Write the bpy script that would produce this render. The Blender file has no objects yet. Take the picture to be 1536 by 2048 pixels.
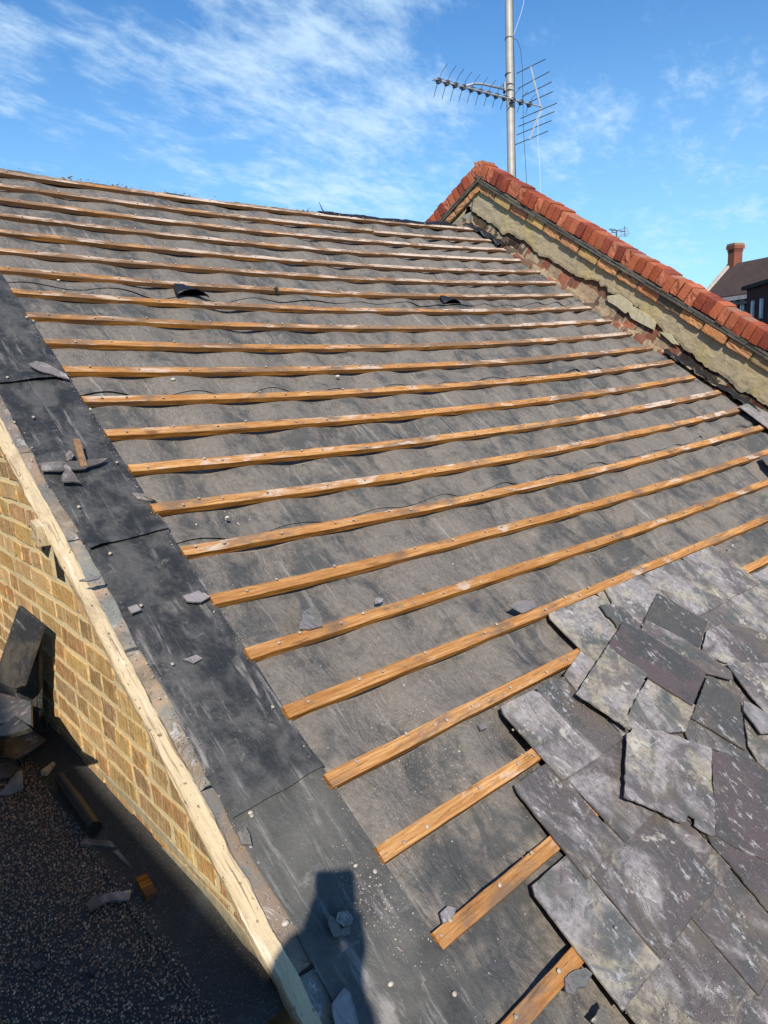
import bpy, bmesh, math, random
import numpy as np
from mathutils import Vector, Matrix, noise as mn
random.seed(7); rs = np.random.RandomState(7)
scn = bpy.context.scene
col = scn.collection
# ------------------------------------------------------------------ camera, sky, sun, exposure
PITCH = math.radians(33.4); ct, st = math.cos(PITCH), math.sin(PITCH)
FPX = 1432.75; CAMLOC = Vector((-0.91546, -4.69114, -1.23319))
CR = Vector((0.75336271, -0.65545615, -0.05312122)); CD = Vector((-0.16637683, -0.11182931, -0.97970044)); CF = Vector((0.63621017, 0.74690792, -0.19330075))
cam_d = bpy.data.cameras.new("camera"); cam = bpy.data.objects.new("camera", cam_d); col.objects.link(cam)
cam_d.sensor_fit = 'VERTICAL'; cam_d.sensor_height = 24.0; cam_d.lens = 24.0 * FPX / 2048.0
cam_d.clip_start = 0.003; cam_d.clip_end = 3000
M = Matrix(((CR.x, -CD.x, -CF.x), (CR.y, -CD.y, -CF.y), (CR.z, -CD.z, -CF.z)))
cam.matrix_world = Matrix.Translation(CAMLOC) @ M.to_4x4()
scn.camera = cam
SUNDIR = Vector((0.45357, 0.64502, -0.61500)).normalized()     # direction the light travels
sun_el = math.asin(-SUNDIR.z); sun_rot = math.atan2(-SUNDIR.x, -SUNDIR.y)
sd = bpy.data.lights.new("sun", 'SUN'); sd.energy = 4.6; sd.angle = math.radians(0.55); sd.color = (1.0, 0.93, 0.83)
so = bpy.data.objects.new("sun", sd); col.objects.link(so)
so.rotation_euler = SUNDIR.to_track_quat('-Z', 'Y').to_euler(); so.location = (-6, -8, 8)
world = bpy.data.worlds.new("World"); scn.world = world; world.use_nodes = True
scn.view_settings.view_transform = 'Standard'; scn.view_settings.look = 'None'
scn.view_settings.exposure = 0.25; scn.view_settings.gamma = 1.0

# ------------------------------------------------------------------ node helpers
class NT:
    def __init__(s, tree): s.t = tree; s.n = tree.nodes; s.l = tree.links
    def add(s, typ, **kw):
        n = s.n.new(typ)
        for k, v in kw.items():
            if k.startswith('i_'):
                key = k[2:]; key = int(key) if key.isdigit() else key.replace('_', ' ')
                s.put(n.inputs[key], v)
            else: setattr(n, k, v)
        return n
    def put(s, sock, v):
        if hasattr(v, 'is_output'): s.l.new(v, sock)
        elif isinstance(v, bpy.types.Node): s.l.new(v.outputs[0], sock)
        else:
            if isinstance(v, (tuple, list)) and len(v) == 3 and sock.type == 'RGBA': v = (*v, 1)
            sock.default_value = v
    def math(s, op, a, b=0.0, c=0.0, clamp=False):
        n = s.n.new('ShaderNodeMath'); n.operation = op; n.use_clamp = clamp
        s.put(n.inputs[0], a); s.put(n.inputs[1], b); s.put(n.inputs[2], c); return n.outputs[0]
    def mix(s, f, a, b, mode='MIX'):
        n = s.n.new('ShaderNodeMix'); n.data_type = 'RGBA'; n.blend_type = mode; n.clamp_factor = True
        s.put(n.inputs[0], f); s.put(n.inputs[6], a); s.put(n.inputs[7], b); return n.outputs[2]
    def mapv(s, v, loc=(0, 0, 0), rot=(0, 0, 0), sc=(1, 1, 1)):
        n = s.n.new('ShaderNodeMapping'); s.put(n.inputs[0], v)
        n.inputs[1].default_value = loc; n.inputs[2].default_value = rot; n.inputs[3].default_value = sc; return n.outputs[0]
    def noise(s, v, scale, detail=4, rough=.6, dist=0.0):
        n = s.n.new('ShaderNodeTexNoise'); s.put(n.inputs['Vector'], v)
        n.inputs['Scale'].default_value = scale; n.inputs['Detail'].default_value = detail
        n.inputs['Roughness'].default_value = rough; n.inputs['Distortion'].default_value = dist; return n.outputs[0]
    def vor(s, v, scale, feat='F1', out=0, rnd=1.0):
        n = s.n.new('ShaderNodeTexVoronoi'); n.feature = feat; s.put(n.inputs['Vector'], v)
        n.inputs['Scale'].default_value = scale; n.inputs['Randomness'].default_value = rnd; return n.outputs[out]
    def ramp(s, f, lo, hi, a=0.0, b=1.0):
        n = s.n.new('ShaderNodeMapRange'); n.clamp = True; n.interpolation_type = 'SMOOTHSTEP'; s.put(n.inputs[0], f)
        n.inputs[1].default_value = lo; n.inputs[2].default_value = hi; n.inputs[3].default_value = a; n.inputs[4].default_value = b; return n.outputs[0]

def mat(name, build):
    m = bpy.data.materials.new(name); m.use_nodes = True; t = NT(m.node_tree)
    b = m.node_tree.nodes['Principled BSDF']
    build(t, b)
    return m
def bump(t, b, h, strength=.5, dist=.004, prev=None):
    n = t.n.new('ShaderNodeBump'); n.inputs['Strength'].default_value = strength; n.inputs['Distance'].default_value = dist
    t.put(n.inputs['Height'], h)
    if prev is not None: t.put(n.inputs['Normal'], prev)
    t.l.new(n.outputs[0], b.inputs['Normal']); return n.outputs[0]
def uvn(t): return t.add('ShaderNodeTexCoord').outputs['UV']
def objn(t):
    tc = t.add('ShaderNodeTexCoord').outputs['Object']; oi = t.add('ShaderNodeObjectInfo').outputs['Random']
    v = t.add('ShaderNodeVectorMath', operation='ADD'); t.put(v.inputs[0], tc)
    c = t.add('ShaderNodeCombineXYZ'); t.put(c.inputs[0], t.math('MULTIPLY', oi, 37.0)); t.put(c.inputs[1], t.math('MULTIPLY', oi, 91.0)); t.put(c.inputs[2], t.math('MULTIPLY', oi, 13.0))
    t.put(v.inputs[1], c.outputs[0]); return v.outputs[0], oi
def geon(t): return t.add('ShaderNodeTexCoord').outputs['Object']

# ------------------------------------------------------------------ world nodes
w = NT(world.node_tree); bg = world.node_tree.nodes['Background']
sky = w.add('ShaderNodeTexSky'); sky.sky_type = 'NISHITA'; sky.sun_disc = False
sky.sun_elevation = sun_el; sky.sun_rotation = sun_rot; sky.altitude = 50
sky.air_density = 1.0; sky.dust_density = 0.35; sky.ozone_density = 3.0
dirv = w.add('ShaderNodeTexCoord').outputs['Generated']
sep = w.add('ShaderNodeSeparateXYZ'); w.put(sep.inputs[0], dirv)
def pixdir(x, y): return (CR * ((x - 768) / FPX) + CD * ((y - 1024) / FPX) + CF).normalized()
zz = w.math('MAXIMUM', w.math('ADD', sep.outputs[2], 0.10), 0.02)
px_ = w.math('DIVIDE', sep.outputs[0], zz); py_ = w.math('DIVIDE', sep.outputs[1], zz)
cb = w.add('ShaderNodeCombineXYZ'); w.put(cb.inputs[0], px_); w.put(cb.inputs[1], py_)
cv = w.mapv(cb.outputs[0], rot=(0, 0, math.radians(-22)))
def blob(x, y, r0, r1):
    d = pixdir(x, y); n = w.add('ShaderNodeVectorMath', operation='DOT_PRODUCT'); w.put(n.inputs[0], dirv); n.inputs[1].default_value = d
    return w.ramp(n.outputs['Value'], math.cos(math.radians(r1)), math.cos(math.radians(r0)))
n_big = w.noise(w.mapv(cv, sc=(1.0, 1.5, 1)), 2.2, 6, .60, .25)
n_fin = w.noise(w.mapv(cv, sc=(1.0, 1.9, 1), loc=(3, 1, 0)), 7.0, 6, .58, .35)
n_rip = w.noise(w.mapv(cv, sc=(1, 2.4, 1), rot=(0, 0, .5)), 26, 3, .6, .4)
base = w.math('ADD', w.math('MULTIPLY', n_big, .55), w.math('ADD', w.math('MULTIPLY', n_fin, .34), w.math('MULTIPLY', n_rip, .10)))
patch = w.math('MAXIMUM', blob(620, 80, 3, 12), w.math('MAXIMUM', w.math('MULTIPLY', blob(720, 270, 2, 11), .95), w.math('MULTIPLY', blob(330, 200, 1, 12), .40)))
patch = w.math('MAXIMUM', patch, w.math('MULTIPLY', blob(20, 120, 0, 4), .9))
patch = w.math('MAXIMUM', patch, w.math('MULTIPLY', blob(1170, 240, 0, 5), .6))
patch = w.math('MAXIMUM', patch, w.math('MULTIPLY', blob(1480, 400, 0, 12), .35))
thr = w.math('MULTIPLY_ADD', patch, -.17, .60)
cm = w.math('SUBTRACT', base, thr)
cm = w.ramp(cm, -.08, .22, 0, .80)
skc = w.add('ShaderNodeHueSaturation'); skc.inputs['Saturation'].default_value = 1.12; skc.inputs['Value'].default_value = 1.0; w.put(skc.inputs['Color'], sky.outputs[0])
hz = w.ramp(sep.outputs[2], .46, -.05, 0, .55)
skt = w.mix(1.0, skc.outputs[0], (.90, 1.30, 1.54), 'MULTIPLY')
skg = w.mix(hz, skt, (4.4, 7.6, 9.8))
ckol = w.mix(cm, skg, (6.6, 8.6, 10.2))
w.put(bg.inputs[0], ckol); bg.inputs[1].default_value = 0.094

# ------------------------------------------------------------------ roof frame of reference
G = .2127; W = 20.689 * G
def sag(u, v):
    t = min(max(u / W, 0), 1)
    return G * (-.267 - .203 * (-v / G) / 10) * 4 * t * (1 - t)
def dv(u):
    t = min(max(u / W, 0), 1); return G * .253 * 4 * t * (1 - t)
def R(u, v, w=0.0):
    w = w + sag(u, v); v = v + dv(u)
    return Vector((u, v * ct - w * st, v * st + w * ct))
NRM = Vector((0, -st, ct)); UPS = Vector((0, ct, st))
def ray(x, y): return pixdir(x, y)
def onX(x, y, X):
    d = ray(x, y); return CAMLOC + d * ((X - CAMLOC.x) / d.x)
def onZ(x, y, Z):
    d = ray(x, y); return CAMLOC + d * ((Z - CAMLOC.z) / d.z)
def uv(x, y, w=.02):
    """where the sight line through a photo pixel meets the roof, in roof metres"""
    d = ray(x, y); dw = d.dot(NRM); cw = CAMLOC.dot(NRM); u, v = 2.0, -3.0
    for _ in range(12):
        t = (sag(u, v) + w - cw) / dw; p = CAMLOC + d * t; u = p.x; v = p.y * ct + p.z * st - dv(p.x)
    return u, v

# ------------------------------------------------------------------ object helpers
def tag(o, label=None, cat=None, group=None, kind=None):
    if label: o['label'] = label
    if cat: o['category'] = cat
    if group: o['group'] = group
    if kind: o['kind'] = kind
    return o
def empty(name, loc=(0, 0, 0), **k):
    o = bpy.data.objects.new(name, None); col.objects.link(o); o.location = loc; o.empty_display_size = .1; return tag(o, **k)
def setmats(me, mats):
    for m in (mats if isinstance(mats, (list, tuple)) else [mats]): me.materials.append(m)
def link(name, me, mats, parent=None, smooth=False, **k):
    setmats(me, mats); o = bpy.data.objects.new(name, me); col.objects.link(o)
    if parent is not None: o.parent = parent; o.matrix_parent_inverse = Matrix.Translation(-parent.location)
    if smooth: me.polygons.foreach_set('use_smooth', [True] * len(me.polygons))
    return tag(o, **k)
def pyd(name, verts, faces, mats, parent=None, uvs=None, smooth=False, cols=None, mi=None, **k):
    me = bpy.data.meshes.new(name); me.from_pydata([tuple(v) for v in verts], [], faces)
    if uvs is not None:
        L = me.uv_layers.new(name='UVMap')
        idx = np.zeros(len(me.loops), dtype=np.int32); me.loops.foreach_get('vertex_index', idx)
        a = np.array([(p[0], p[1]) for p in uvs], dtype=np.float32)[idx]; L.data.foreach_set('uv', a.ravel())
    if cols is not None:      # one colour per face
        ca = me.color_attributes.new(name='Col', type='FLOAT_COLOR', domain='CORNER'); arr = []
        for p in me.polygons: arr += list(cols[p.index]) * len(p.loop_indices)
        ca.data.foreach_set('color', arr)
    if mi is not None: me.polygons.foreach_set('material_index', mi)
    me.update()
    return link(name, me, mats, parent, smooth, **k)
class MB:
    def __init__(s): s.v = []; s.f = []; s.c = []; s.m = []
    def quad(s, a, b, c, d, color=None, m=0):
        n = len(s.v); s.v += [a, b, c, d]; s.f.append((n, n + 1, n + 2, n + 3)); s.c.append(color or (1, 1, 1, 1)); s.m.append(m)
    def box(s, o, ax, ay, az, color=None, m=0):
        """o = centre, ax ay az = half-extent vectors"""
        n = len(s.v)
        for sx in (-1, 1):
            for sy in (-1, 1):
                for sz in (-1, 1): s.v.append(o + ax * sx + ay * sy + az * sz)
        for f in ((0, 1, 3, 2), (4, 6, 7, 5), (0, 4, 5, 1), (2, 3, 7, 6), (0, 2, 6, 4), (1, 5, 7, 3)):
            s.f.append(tuple(n + i for i in f)); s.c.append(color or (1, 1, 1, 1)); s.m.append(m)
    def prism(s, poly, ext, color=None, m=0):
        """poly = list of points, ext = extrusion vector"""
        n = len(s.v); k = len(poly); s.v += list(poly) + [p + ext for p in poly]
        s.f.append(tuple(n + i for i in range(k))[::-1]); s.f.append(tuple(n + k + i for i in range(k)))
        s.c += [color or (1, 1, 1, 1)] * 2; s.m += [m, m]
        for i in range(k):
            j = (i + 1) % k; s.f.append((n + i, n + j, n + k + j, n + k + i)); s.c.append(color or (1, 1, 1, 1)); s.m.append(m)
    def tube(s, pts, r, seg=8, color=None, m=0):
        n0 = len(s.v); rr = r if isinstance(r, (list, tuple)) else [r] * len(pts)
        for i, p in enumerate(pts):
            d = (pts[min(i + 1, len(pts) - 1)] - pts[max(i - 1, 0)]).normalized()
            a = d.orthogonal().normalized() if i == 0 else (a - d * a.dot(d)).normalized()
            b = d.cross(a)
            for k in range(seg):
                th = 2 * math.pi * k / seg; s.v.append(p + (a * math.cos(th) + b * math.sin(th)) * rr[i])
        for i in range(len(pts) - 1):
            for k in range(seg):
                q = n0 + i * seg; kk = (k + 1) % seg
                s.f.append((q + k, q + kk, q + seg + kk, q + seg + k)); s.c.append(color or (1, 1, 1, 1)); s.m.append(m)
        for q, fl in ((n0, 1), (n0 + (len(pts) - 1) * seg, 0)):
            f = tuple(q + k for k in range(seg)); s.f.append(f[::-1] if fl else f); s.c.append(color or (1, 1, 1, 1)); s.m.append(m)
    def build(s, name, mats, parent=None, smooth=False, bevel=0, **k):
        o = pyd(name, s.v, s.f, mats, parent, uvs=[(p.x + .31 * p.z, p.y - .57 * p.z) for p in s.v], cols=s.c, mi=s.m, smooth=smooth, **k)
        if bevel:
            md = o.modifiers.new('bevel', 'BEVEL'); md.width = bevel; md.segments = 2; md.limit_method = 'ANGLE'
        return o
def n1(*a): return mn.noise(Vector(a if len(a) == 3 else (*a, 0.3)))
def fbm(p, o=4): return mn.fractal(Vector(p), 1.0, 2.0, o)

# ------------------------------------------------------------------ materials
def m_underlay(t, b):
    c = uvn(t)
    st1 = t.mapv(c, rot=(0, 0, math.radians(48)), sc=(1.0, .55, 1))
    a = t.noise(st1, 7.5, 8, .70, .6); a2 = t.noise(t.mapv(c, loc=(7, 3, 0), sc=(.7, 1, 1)), 1.7, 3, .5, .3); a3 = t.noise(t.mapv(c, loc=(2, 5, 0), sc=(.6, 1, 1)), 17, 6, .72, .4)
    mix_ = t.math('ADD', t.math('MULTIPLY', a, .48), t.math('ADD', t.math('MULTIPLY', a2, .30), t.math('MULTIPLY', a3, .22)))
    dust = t.ramp(mix_, .425, .535)
    fine = t.noise(c, 60, 6, .75); colr = t.mix(t.noise(c, 8, 6, .7), (.150, .126, .104), (.240, .212, .182))
    dark = t.mix(a3, (.050, .053, .055), (.115, .112, .104))
    base = t.mix(dust, dark, colr)
    base = t.mix(t.ramp(fine, .40, .72, 0, .55), base, (.080, .070, .060))
    for rot, sc_, lo, amt in ((14, 30, .56, .50), (62, 42, .60, .35), (-50, 36, .62, .30)):
        stk = t.noise(t.mapv(c, rot=(0, 0, math.radians(rot)), sc=(1, .07, 1)), sc_, 5, .7, .35)
        base = t.mix(t.math('MULTIPLY', t.ramp(stk, lo, lo + .12, 0, amt), t.ramp(t.noise(t.mapv(c, loc=(rot, 1, 0)), 2.2, 2, .5), .42, .6)), base, (.37, .335, .30))
    blot = t.noise(t.mapv(c, loc=(9, 9, 0)), 26, 5, .7, .5); base = t.mix(t.ramp(blot, .57, .68, 0, .35), base, (.30, .26, .22))
    edge = t.math('FRACT', t.math('DIVIDE', t.add('ShaderNodeSeparateXYZ', i_0=c).outputs[1], -G))     # dirt caught on the upper side of each batten
    dz = t.math('MULTIPLY', t.ramp(edge, .60, .80), t.ramp(t.noise(t.mapv(c, sc=(1, .3, 1)), 11, 5, .7), .42, .62, 0, .7)); base = t.mix(dz, base, (.30, .25, .20))
    spk = t.noise(c, 170, 2, .5); zone = t.ramp(t.noise(t.mapv(c, loc=(1, 9, 0)), 2.6, 4, .65), .48, .64)
    base = t.mix(t.math('MULTIPLY', t.ramp(spk, .62, .70, 0, .7), zone), base, (.50, .43, .40))
    t.put(b.inputs['Base Color'], base); b.inputs['Roughness'].default_value = .8
    b.inputs['Specular IOR Level'].default_value = .25
    wv = t.add('ShaderNodeTexWave', wave_type='BANDS', bands_direction='Y'); t.put(wv.inputs['Vector'], c); wv.inputs['Scale'].default_value = 62; wv.inputs['Distortion'].default_value = .6
    p = bump(t, b, t.noise(st1, 13, 5, .65, .6), .75, .022); p = bump(t, b, a3, .55, .010, p); bump(t, b, t.math('ADD', t.math('MULTIPLY', wv.outputs[1], .10), fine), .55, .004, p)
M_under = mat('dusty_underlay', m_underlay)
def m_verge(t, b):
    c = uvn(t); yy = t.add('ShaderNodeSeparateXYZ', i_0=c).outputs[1]
    a = t.noise(t.mapv(c, sc=(1, .8, 1)), 8, 8, .72, .4); a3 = t.noise(t.mapv(c, loc=(3, 1, 1)), 24, 6, .72, .4); fine = t.noise(c, 80, 5, .75)
    base = t.mix(t.ramp(a, .40, .62), (.024, .025, .026), (.088, .084, .079))
    bs = t.noise(t.mapv(c, loc=(4, 4, 0)), 1.9, 4, .65); low = t.ramp(yy, -3.90, -4.05)
    base = t.mix(t.math('MULTIPLY', low, t.ramp(bs, .30, .52, .2, .8)), base, t.mix(a, (.060, .060, .055), (.150, .140, .120)))
    for rot, scl, lo, amt, y0, y1 in ((-10, 26, .50, .85, -2.9, -3.3), (88, 30, .53, .60, -3.1, -2.9), (20, 40, .60, .5, -9, -8), (70, 44, .60, .4, -9, -8)):
        stk = t.noise(t.mapv(c, rot=(0, 0, math.radians(rot)), sc=(1, .09, 1), loc=(rot * .1, 0, 0)), scl, 6, .72, .5)
        z_ = t.math('MULTIPLY', t.ramp(t.noise(t.mapv(c, loc=(rot * .3, 7, 0)), 3.6, 4, .65), .42, .60), t.ramp(yy, y0, y1))
        base = t.mix(t.math('MULTIPLY', t.ramp(stk, lo, lo + .15, 0, amt), z_), base, (.29, .265, .245))
    crack = t.noise(t.mapv(c, sc=(1, 1.6, 1)), 15, 8, .78, .6)
    base = t.mix(t.ramp(crack, .585, .68, 0, .6), base, (.22, .205, .19))
    spk = t.noise(c, 190, 2, .5); base = t.mix(t.math('MULTIPLY', t.ramp(spk, .64, .72, 0, .55), t.ramp(bs, .45, .6)), base, (.42, .39, .37))
    t.put(b.inputs['Base Color'], base); t.put(b.inputs['Roughness'], t.ramp(a3, .3, .7, .42, .8)); b.inputs['Specular IOR Level'].default_value = .4
    p = bump(t, b, t.noise(t.mapv(c, rot=(0, 0, .3), sc=(1, .5, 1)), 16, 4, .6, .8), .5, .012); p = bump(t, b, a3, .5, .006, p); bump(t, b, fine, .4, .003, p)
M_verge = mat('black_verge_membrane', m_verge)
def m_wood_top(t, b):
    c = uvn(t); oi = t.add('ShaderNodeObjectInfo').outputs['Random']
    v = t.add('ShaderNodeVectorMath', operation='ADD'); t.put(v.inputs[0], c); cc = t.add('ShaderNodeCombineXYZ'); t.put(cc.inputs[0], t.math('MULTIPLY', oi, 50)); t.put(cc.inputs[1], t.math('MULTIPLY', oi, 23)); t.put(v.inputs[1], cc.outputs[0]); c = v.outputs[0]
    gr = t.noise(t.mapv(c, sc=(.05, 1, 1)), 130, 6, .75, .5); lg = t.noise(t.mapv(c, sc=(.16, 1, 1)), 16, 3, .5, .6)
    base = t.mix(t.ramp(gr, .32, .68), (.36, .145, .040), (.78, .45, .19))
    base = t.mix(t.ramp(lg, .3, .7, 0, .6), base, (.40, .17, .055))
    knot = t.vor(t.mapv(c, sc=(.5, 1, 1)), 5.5); base = t.mix(t.ramp(knot, .12, .03, 0, .8), base, (.16, .062, .025))
    wz = t.noise(t.mapv(c, sc=(.38, 1, 1), loc=(3, 3, 0)), 7.5, 5, .62, .4)
    gry = t.mix(t.noise(t.mapv(c, sc=(.2, 1, 1)), 45, 3, .6), (.13, .085, .058), (.29, .21, .155))
    far = t.add('ShaderNodeSeparateXYZ', i_0=uvn(t))      # battens weather more towards the party wall and the ridge
    old = t.math('ADD', t.ramp(far.outputs[0], 1.2, 4.4, -.01, .085), t.ramp(far.outputs[1], -3.0, -.5, 0, .17))
    wz2 = t.math('ADD', wz, old)
    base = t.mix(t.ramp(wz2, .52, .64, 0, .80), base, gry)
    pz = t.noise(t.mapv(c, sc=(.30, 1, 1), loc=(9, 1, 0)), 10, 6, .7, .3)
    base = t.mix(t.ramp(t.math('ADD', pz, t.math('MULTIPLY', old, .5)), .56, .65, 0, .85), base, (.66, .52, .41))
    base = t.mix(t.ramp(oi, 0, 1, 0, .38), base, t.mix(1.0, base, (.62, .52, .42), 'MULTIPLY')); dk = t.noise(t.mapv(c, sc=(.10, 1, 1), loc=(1, 7, 0)), 60, 5, .72, .4); base = t.mix(t.ramp(dk, .56, .68, 0, .7), base, (.13, .065, .030))
    t.put(b.inputs['Base Color'], base); b.inputs['Roughness'].default_value = .9; b.inputs['Specular IOR Level'].default_value = .08
    bump(t, b, t.math('ADD', t.math('ADD', gr, wz), t.math('MULTIPLY', dk, -1.5)), .8, .003)
def m_wood_side(t, b):
    c = uvn(t); oi = t.add('ShaderNodeObjectInfo').outputs['Random']
    gr = t.noise(t.mapv(c, sc=(.05, 1, 1)), 120, 5, .6, .4); lg = t.noise(t.mapv(c, sc=(.15, 1, 1), loc=(5, 1, 2)), 12, 4, .6, .5)
    base = t.mix(t.ramp(gr, .32, .68), (.20, .072, .012), (.54, .235, .052))
    far = t.add('ShaderNodeSeparateXYZ', i_0=uvn(t)); old = t.math('ADD', t.ramp(far.outputs[0], 1.4, 4.4, 0, .14), t.ramp(far.outputs[1], -2.8, -.5, 0, .22))
    base = t.mix(t.ramp(t.math('ADD', lg, old), .50, .72, 0, .9), base, (.15, .080, .042))
    dk = t.noise(t.mapv(c, sc=(.12, 1, 1), loc=(1, 2, 0)), 50, 5, .72, .4); base = t.mix(t.ramp(dk, .55, .68, 0, .75), base, (.11, .05, .020)); base = t.mix(t.ramp(oi, 0, 1, .35, 0), base, t.mix(1.0, base, (.60, .50, .42), 'MULTIPLY'))
    t.put(b.inputs['Base Color'], base); b.inputs['Roughness'].default_value = .9; b.inputs['Specular IOR Level'].default_value = .08
    bump(t, b, gr, .4, .002)
M_wtop = mat('weathered_batten_face', m_wood_top); M_wside = mat('treated_batten_side', m_wood_side)
def m_palewood(t, b):
    c = uvn(t)
    gr = t.noise(t.mapv(c, sc=(1, .05, 1)), 160, 5, .65, .5); lg = t.noise(t.mapv(c, sc=(1, .2, 1)), 20, 4, .6)
    base = t.mix(gr, (.48, .35, .19), (.74, .60, .39)); base = t.mix(t.ramp(lg, .45, .75, 0, .5), base, (.47, .36, .22))
    wsh = t.noise(t.mapv(c, loc=(8, 8, 0), sc=(1, .4, 1)), 9, 6, .72, .5); base = t.mix(t.ramp(wsh, .50, .64, 0, .65), base, (.36, .26, .155)); base = t.mix(t.ramp(t.noise(t.mapv(c, sc=(1, .03, 1), loc=(1, 1, 5)), 120, 3, .6), .56, .64, 0, .8), base, (.22, .14, .07))
    pit = t.noise(t.mapv(c, sc=(1, .5, 1)), 85, 3, .6); base = t.mix(t.ramp(pit, .62, .68, 0, .85), base, (.12, .07, .035))
    bl = t.noise(t.mapv(c, sc=(1, .12, 1), loc=(3, 4, 1)), 30, 4, .6); base = t.mix(t.ramp(bl, .58, .7, 0, .55), base, (.86, .78, .64))
    t.put(b.inputs['Base Color'], base); b.inputs['Roughness'].default_value = .8
    bump(t, b, t.math('ADD', gr, t.math('MULTIPLY', pit, -1)), .7, .004)
M_pale = mat('pale_sawn_timber', m_palewood)
def mk_slate(name, tint, bright=1.0, lime=.5, plain=False):
    def f(t, b):
        c, oi = objn(t)
        a = t.noise(c, 7, 5, .6, .6); f1 = t.noise(c, 60, 5, .7)
        c1 = tuple(x * bright for x in tint); c2 = tuple(x * bright * .72 for x in (tint[1], tint[1] * 1.08, tint[1] * .98))
        base = t.mix(t.ramp(a, .42, .60), c1, c2)
        base = t.mix(t.ramp(t.math('FRACT', t.math('MULTIPLY', oi, 7.3)), 0, 1, 0, .55), base, tuple(x * bright for x in (.100, .083, .080)))
        base = t.mix(t.ramp(f1, .3, .8, 0, .35), base, tuple(x * .62 for x in c1))
        brn = t.noise(t.mapv(c, loc=(5, 2, 8)), 4.5, 5, .65, .8); base = t.mix(t.ramp(brn, .50, .64, 0, .6), base, (.150, .122, .088))
        if not plain:
            li = t.noise(t.mapv(c, loc=(1, 8, 3), sc=(1, .75, 1)), 4.2, 7, .62, .9); wisp = t.noise(c, 42, 6, .72, .4)
            am = t.math('MULTIPLY', t.ramp(li, .575 - .10 * lime, .70 - .10 * lime, 0, .85), t.ramp(wisp, .30, .62, .35, 1))
            base = t.mix(am, base, t.mix(wisp, (.27, .235, .225), (.44, .395, .375)))
            li2 = t.noise(t.mapv(c, loc=(11, 2, 5)), 5.0, 8, .68, .9)
            am2 = t.math('MULTIPLY', t.ramp(li2, .60 - .08 * lime, .70 - .08 * lime, 0, .75), t.ramp(wisp, .35, .6, .3, 1)); base = t.mix(am2, base, t.mix(wisp, (.30, .25, .17), (.46, .40, .28)))
            rim = t.noise(t.mapv(c, loc=(6, 6, 6)), 8, 6, .75, .5); base = t.mix(t.ramp(rim, .63 - .04 * lime, .68 - .04 * lime, 0, .6), base, (.56, .51, .44))
            ry = t.noise(t.mapv(c, loc=(3, 3, 3), sc=(1, .6, 1)), 3.3, 6, .7, 1.6); rg = t.ramp(t.math('ABSOLUTE', t.math('SUBTRACT', ry, .5)), .0, .012, .55, 0); base = t.mix(rg, base, (.052, .045, .042))
        scr = t.noise(t.mapv(c, rot=(0, 0, .5), sc=(1, .06, 1)), 44, 5, .75); scz = t.noise(t.mapv(c, loc=(2, 2, 9)), 5, 2, .5)
        base = t.mix(t.math('MULTIPLY', t.ramp(scr, .55, .66, 0, .75), t.ramp(scz, .47, .58)), base, (.48, .46, .45))
        spk = t.noise(c, 210, 2, .6); base = t.mix(t.ramp(spk, .67, .73, 0, .55), base, (.55, .52, .50))
        t.put(b.inputs['Base Color'], base); b.inputs['Roughness'].default_value = .62; b.inputs['Specular IOR Level'].default_value = .38
        p = bump(t, b, t.noise(c, 9, 6, .72, .8), .6, .010); bump(t, b, t.math('ADD', f1, t.math('MULTIPLY', scr, .5)), .4, .002, p)
    return mat(name, f)
M_slate = mk_slate('purple_grey_slate', (.135, .110, .102), 1.0, .50)
M_bwall = None
M_slate_brown = mk_slate('dirty_brown_slate', (.40, .28, .18), 1.0, .35)
M_slate_lime = mk_slate('limed_slate', (.150, .128, .120), 1.12, 1.25)
M_slate_plain = mk_slate('clean_purple_slate', (.105, .076, .074), 1.0, 0, True)
M_slate_green = mk_slate('green_grey_slate', (.080, .078, .068), 1.0, .1, True)
M_slate_dark = mk_slate('dark_slate', (.030, .032, .034), 1.0, 0, True)
M_slate_pale = mk_slate('pale_lilac_slate', (.25, .222, .222), 1.1, .5)
def colmat(name, scale_noise=60, rough=.85, var=.35, bmp=.5, dist=.004, stain=None, tool=False):
    def f(t, b):
        c = geon(t); at = t.add('ShaderNodeAttribute', attribute_name='Col').outputs['Color']
        n = t.noise(c, scale_noise, 6, .7, .3); n2 = t.noise(c, scale_noise * .18, 4, .6, .5)
        base = t.mix(t.ramp(n, .3, .75, 0, var), at, t.mix(1.0, at, (.45, .42, .40), 'MULTIPLY'))
        base = t.mix(t.ramp(n2, .5, .75, 0, var), base, t.mix(1.0, at, (1.55, 1.45, 1.3), 'MULTIPLY'))
        if stain:
            s3 = t.noise(t.mapv(c, loc=(3, 6, 1)), scale_noise * .12, 6, .7, .8); base = t.mix(t.ramp(s3, .53, .68, 0, stain[1]), base, stain[0])
        t.put(b.inputs['Base Color'], base); b.inputs['Roughness'].default_value = rough; b.inputs['Specular IOR Level'].default_value = .2
        p = bump(t, b, n2, bmp * .6, dist * 4)
        if tool:
            vt_ = t.noise(t.mapv(c, sc=(1, 1, .12)), 95, 4, .7, .3); n = t.math('ADD', n, t.math('MULTIPLY', vt_, 1.2))
            base2 = t.mix(t.ramp(vt_, .50, .64, 0, .75), base, (.74, .58, .33)); base2 = t.mix(t.ramp(vt_, .44, .34, 0, .5), base2, (.24, .15, .08)); t.put(b.inputs['Base Color'], base2)
        bump(t, b, n, bmp, dist, p)
    return mat(name, f)
M_stock = colmat('stock_brick', 55, .9, .40, .9, .006, ((.60, .42, .17), .35), tool=True)
M_red = colmat('red_coping_brick', 48, .9, .35, .7, .005, ((.42, .155, .09), .3))
M_ylw = colmat('yellow_gault_brick', 42, .9, .35, .8, .006, ((.17, .145, .095), .5))
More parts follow.
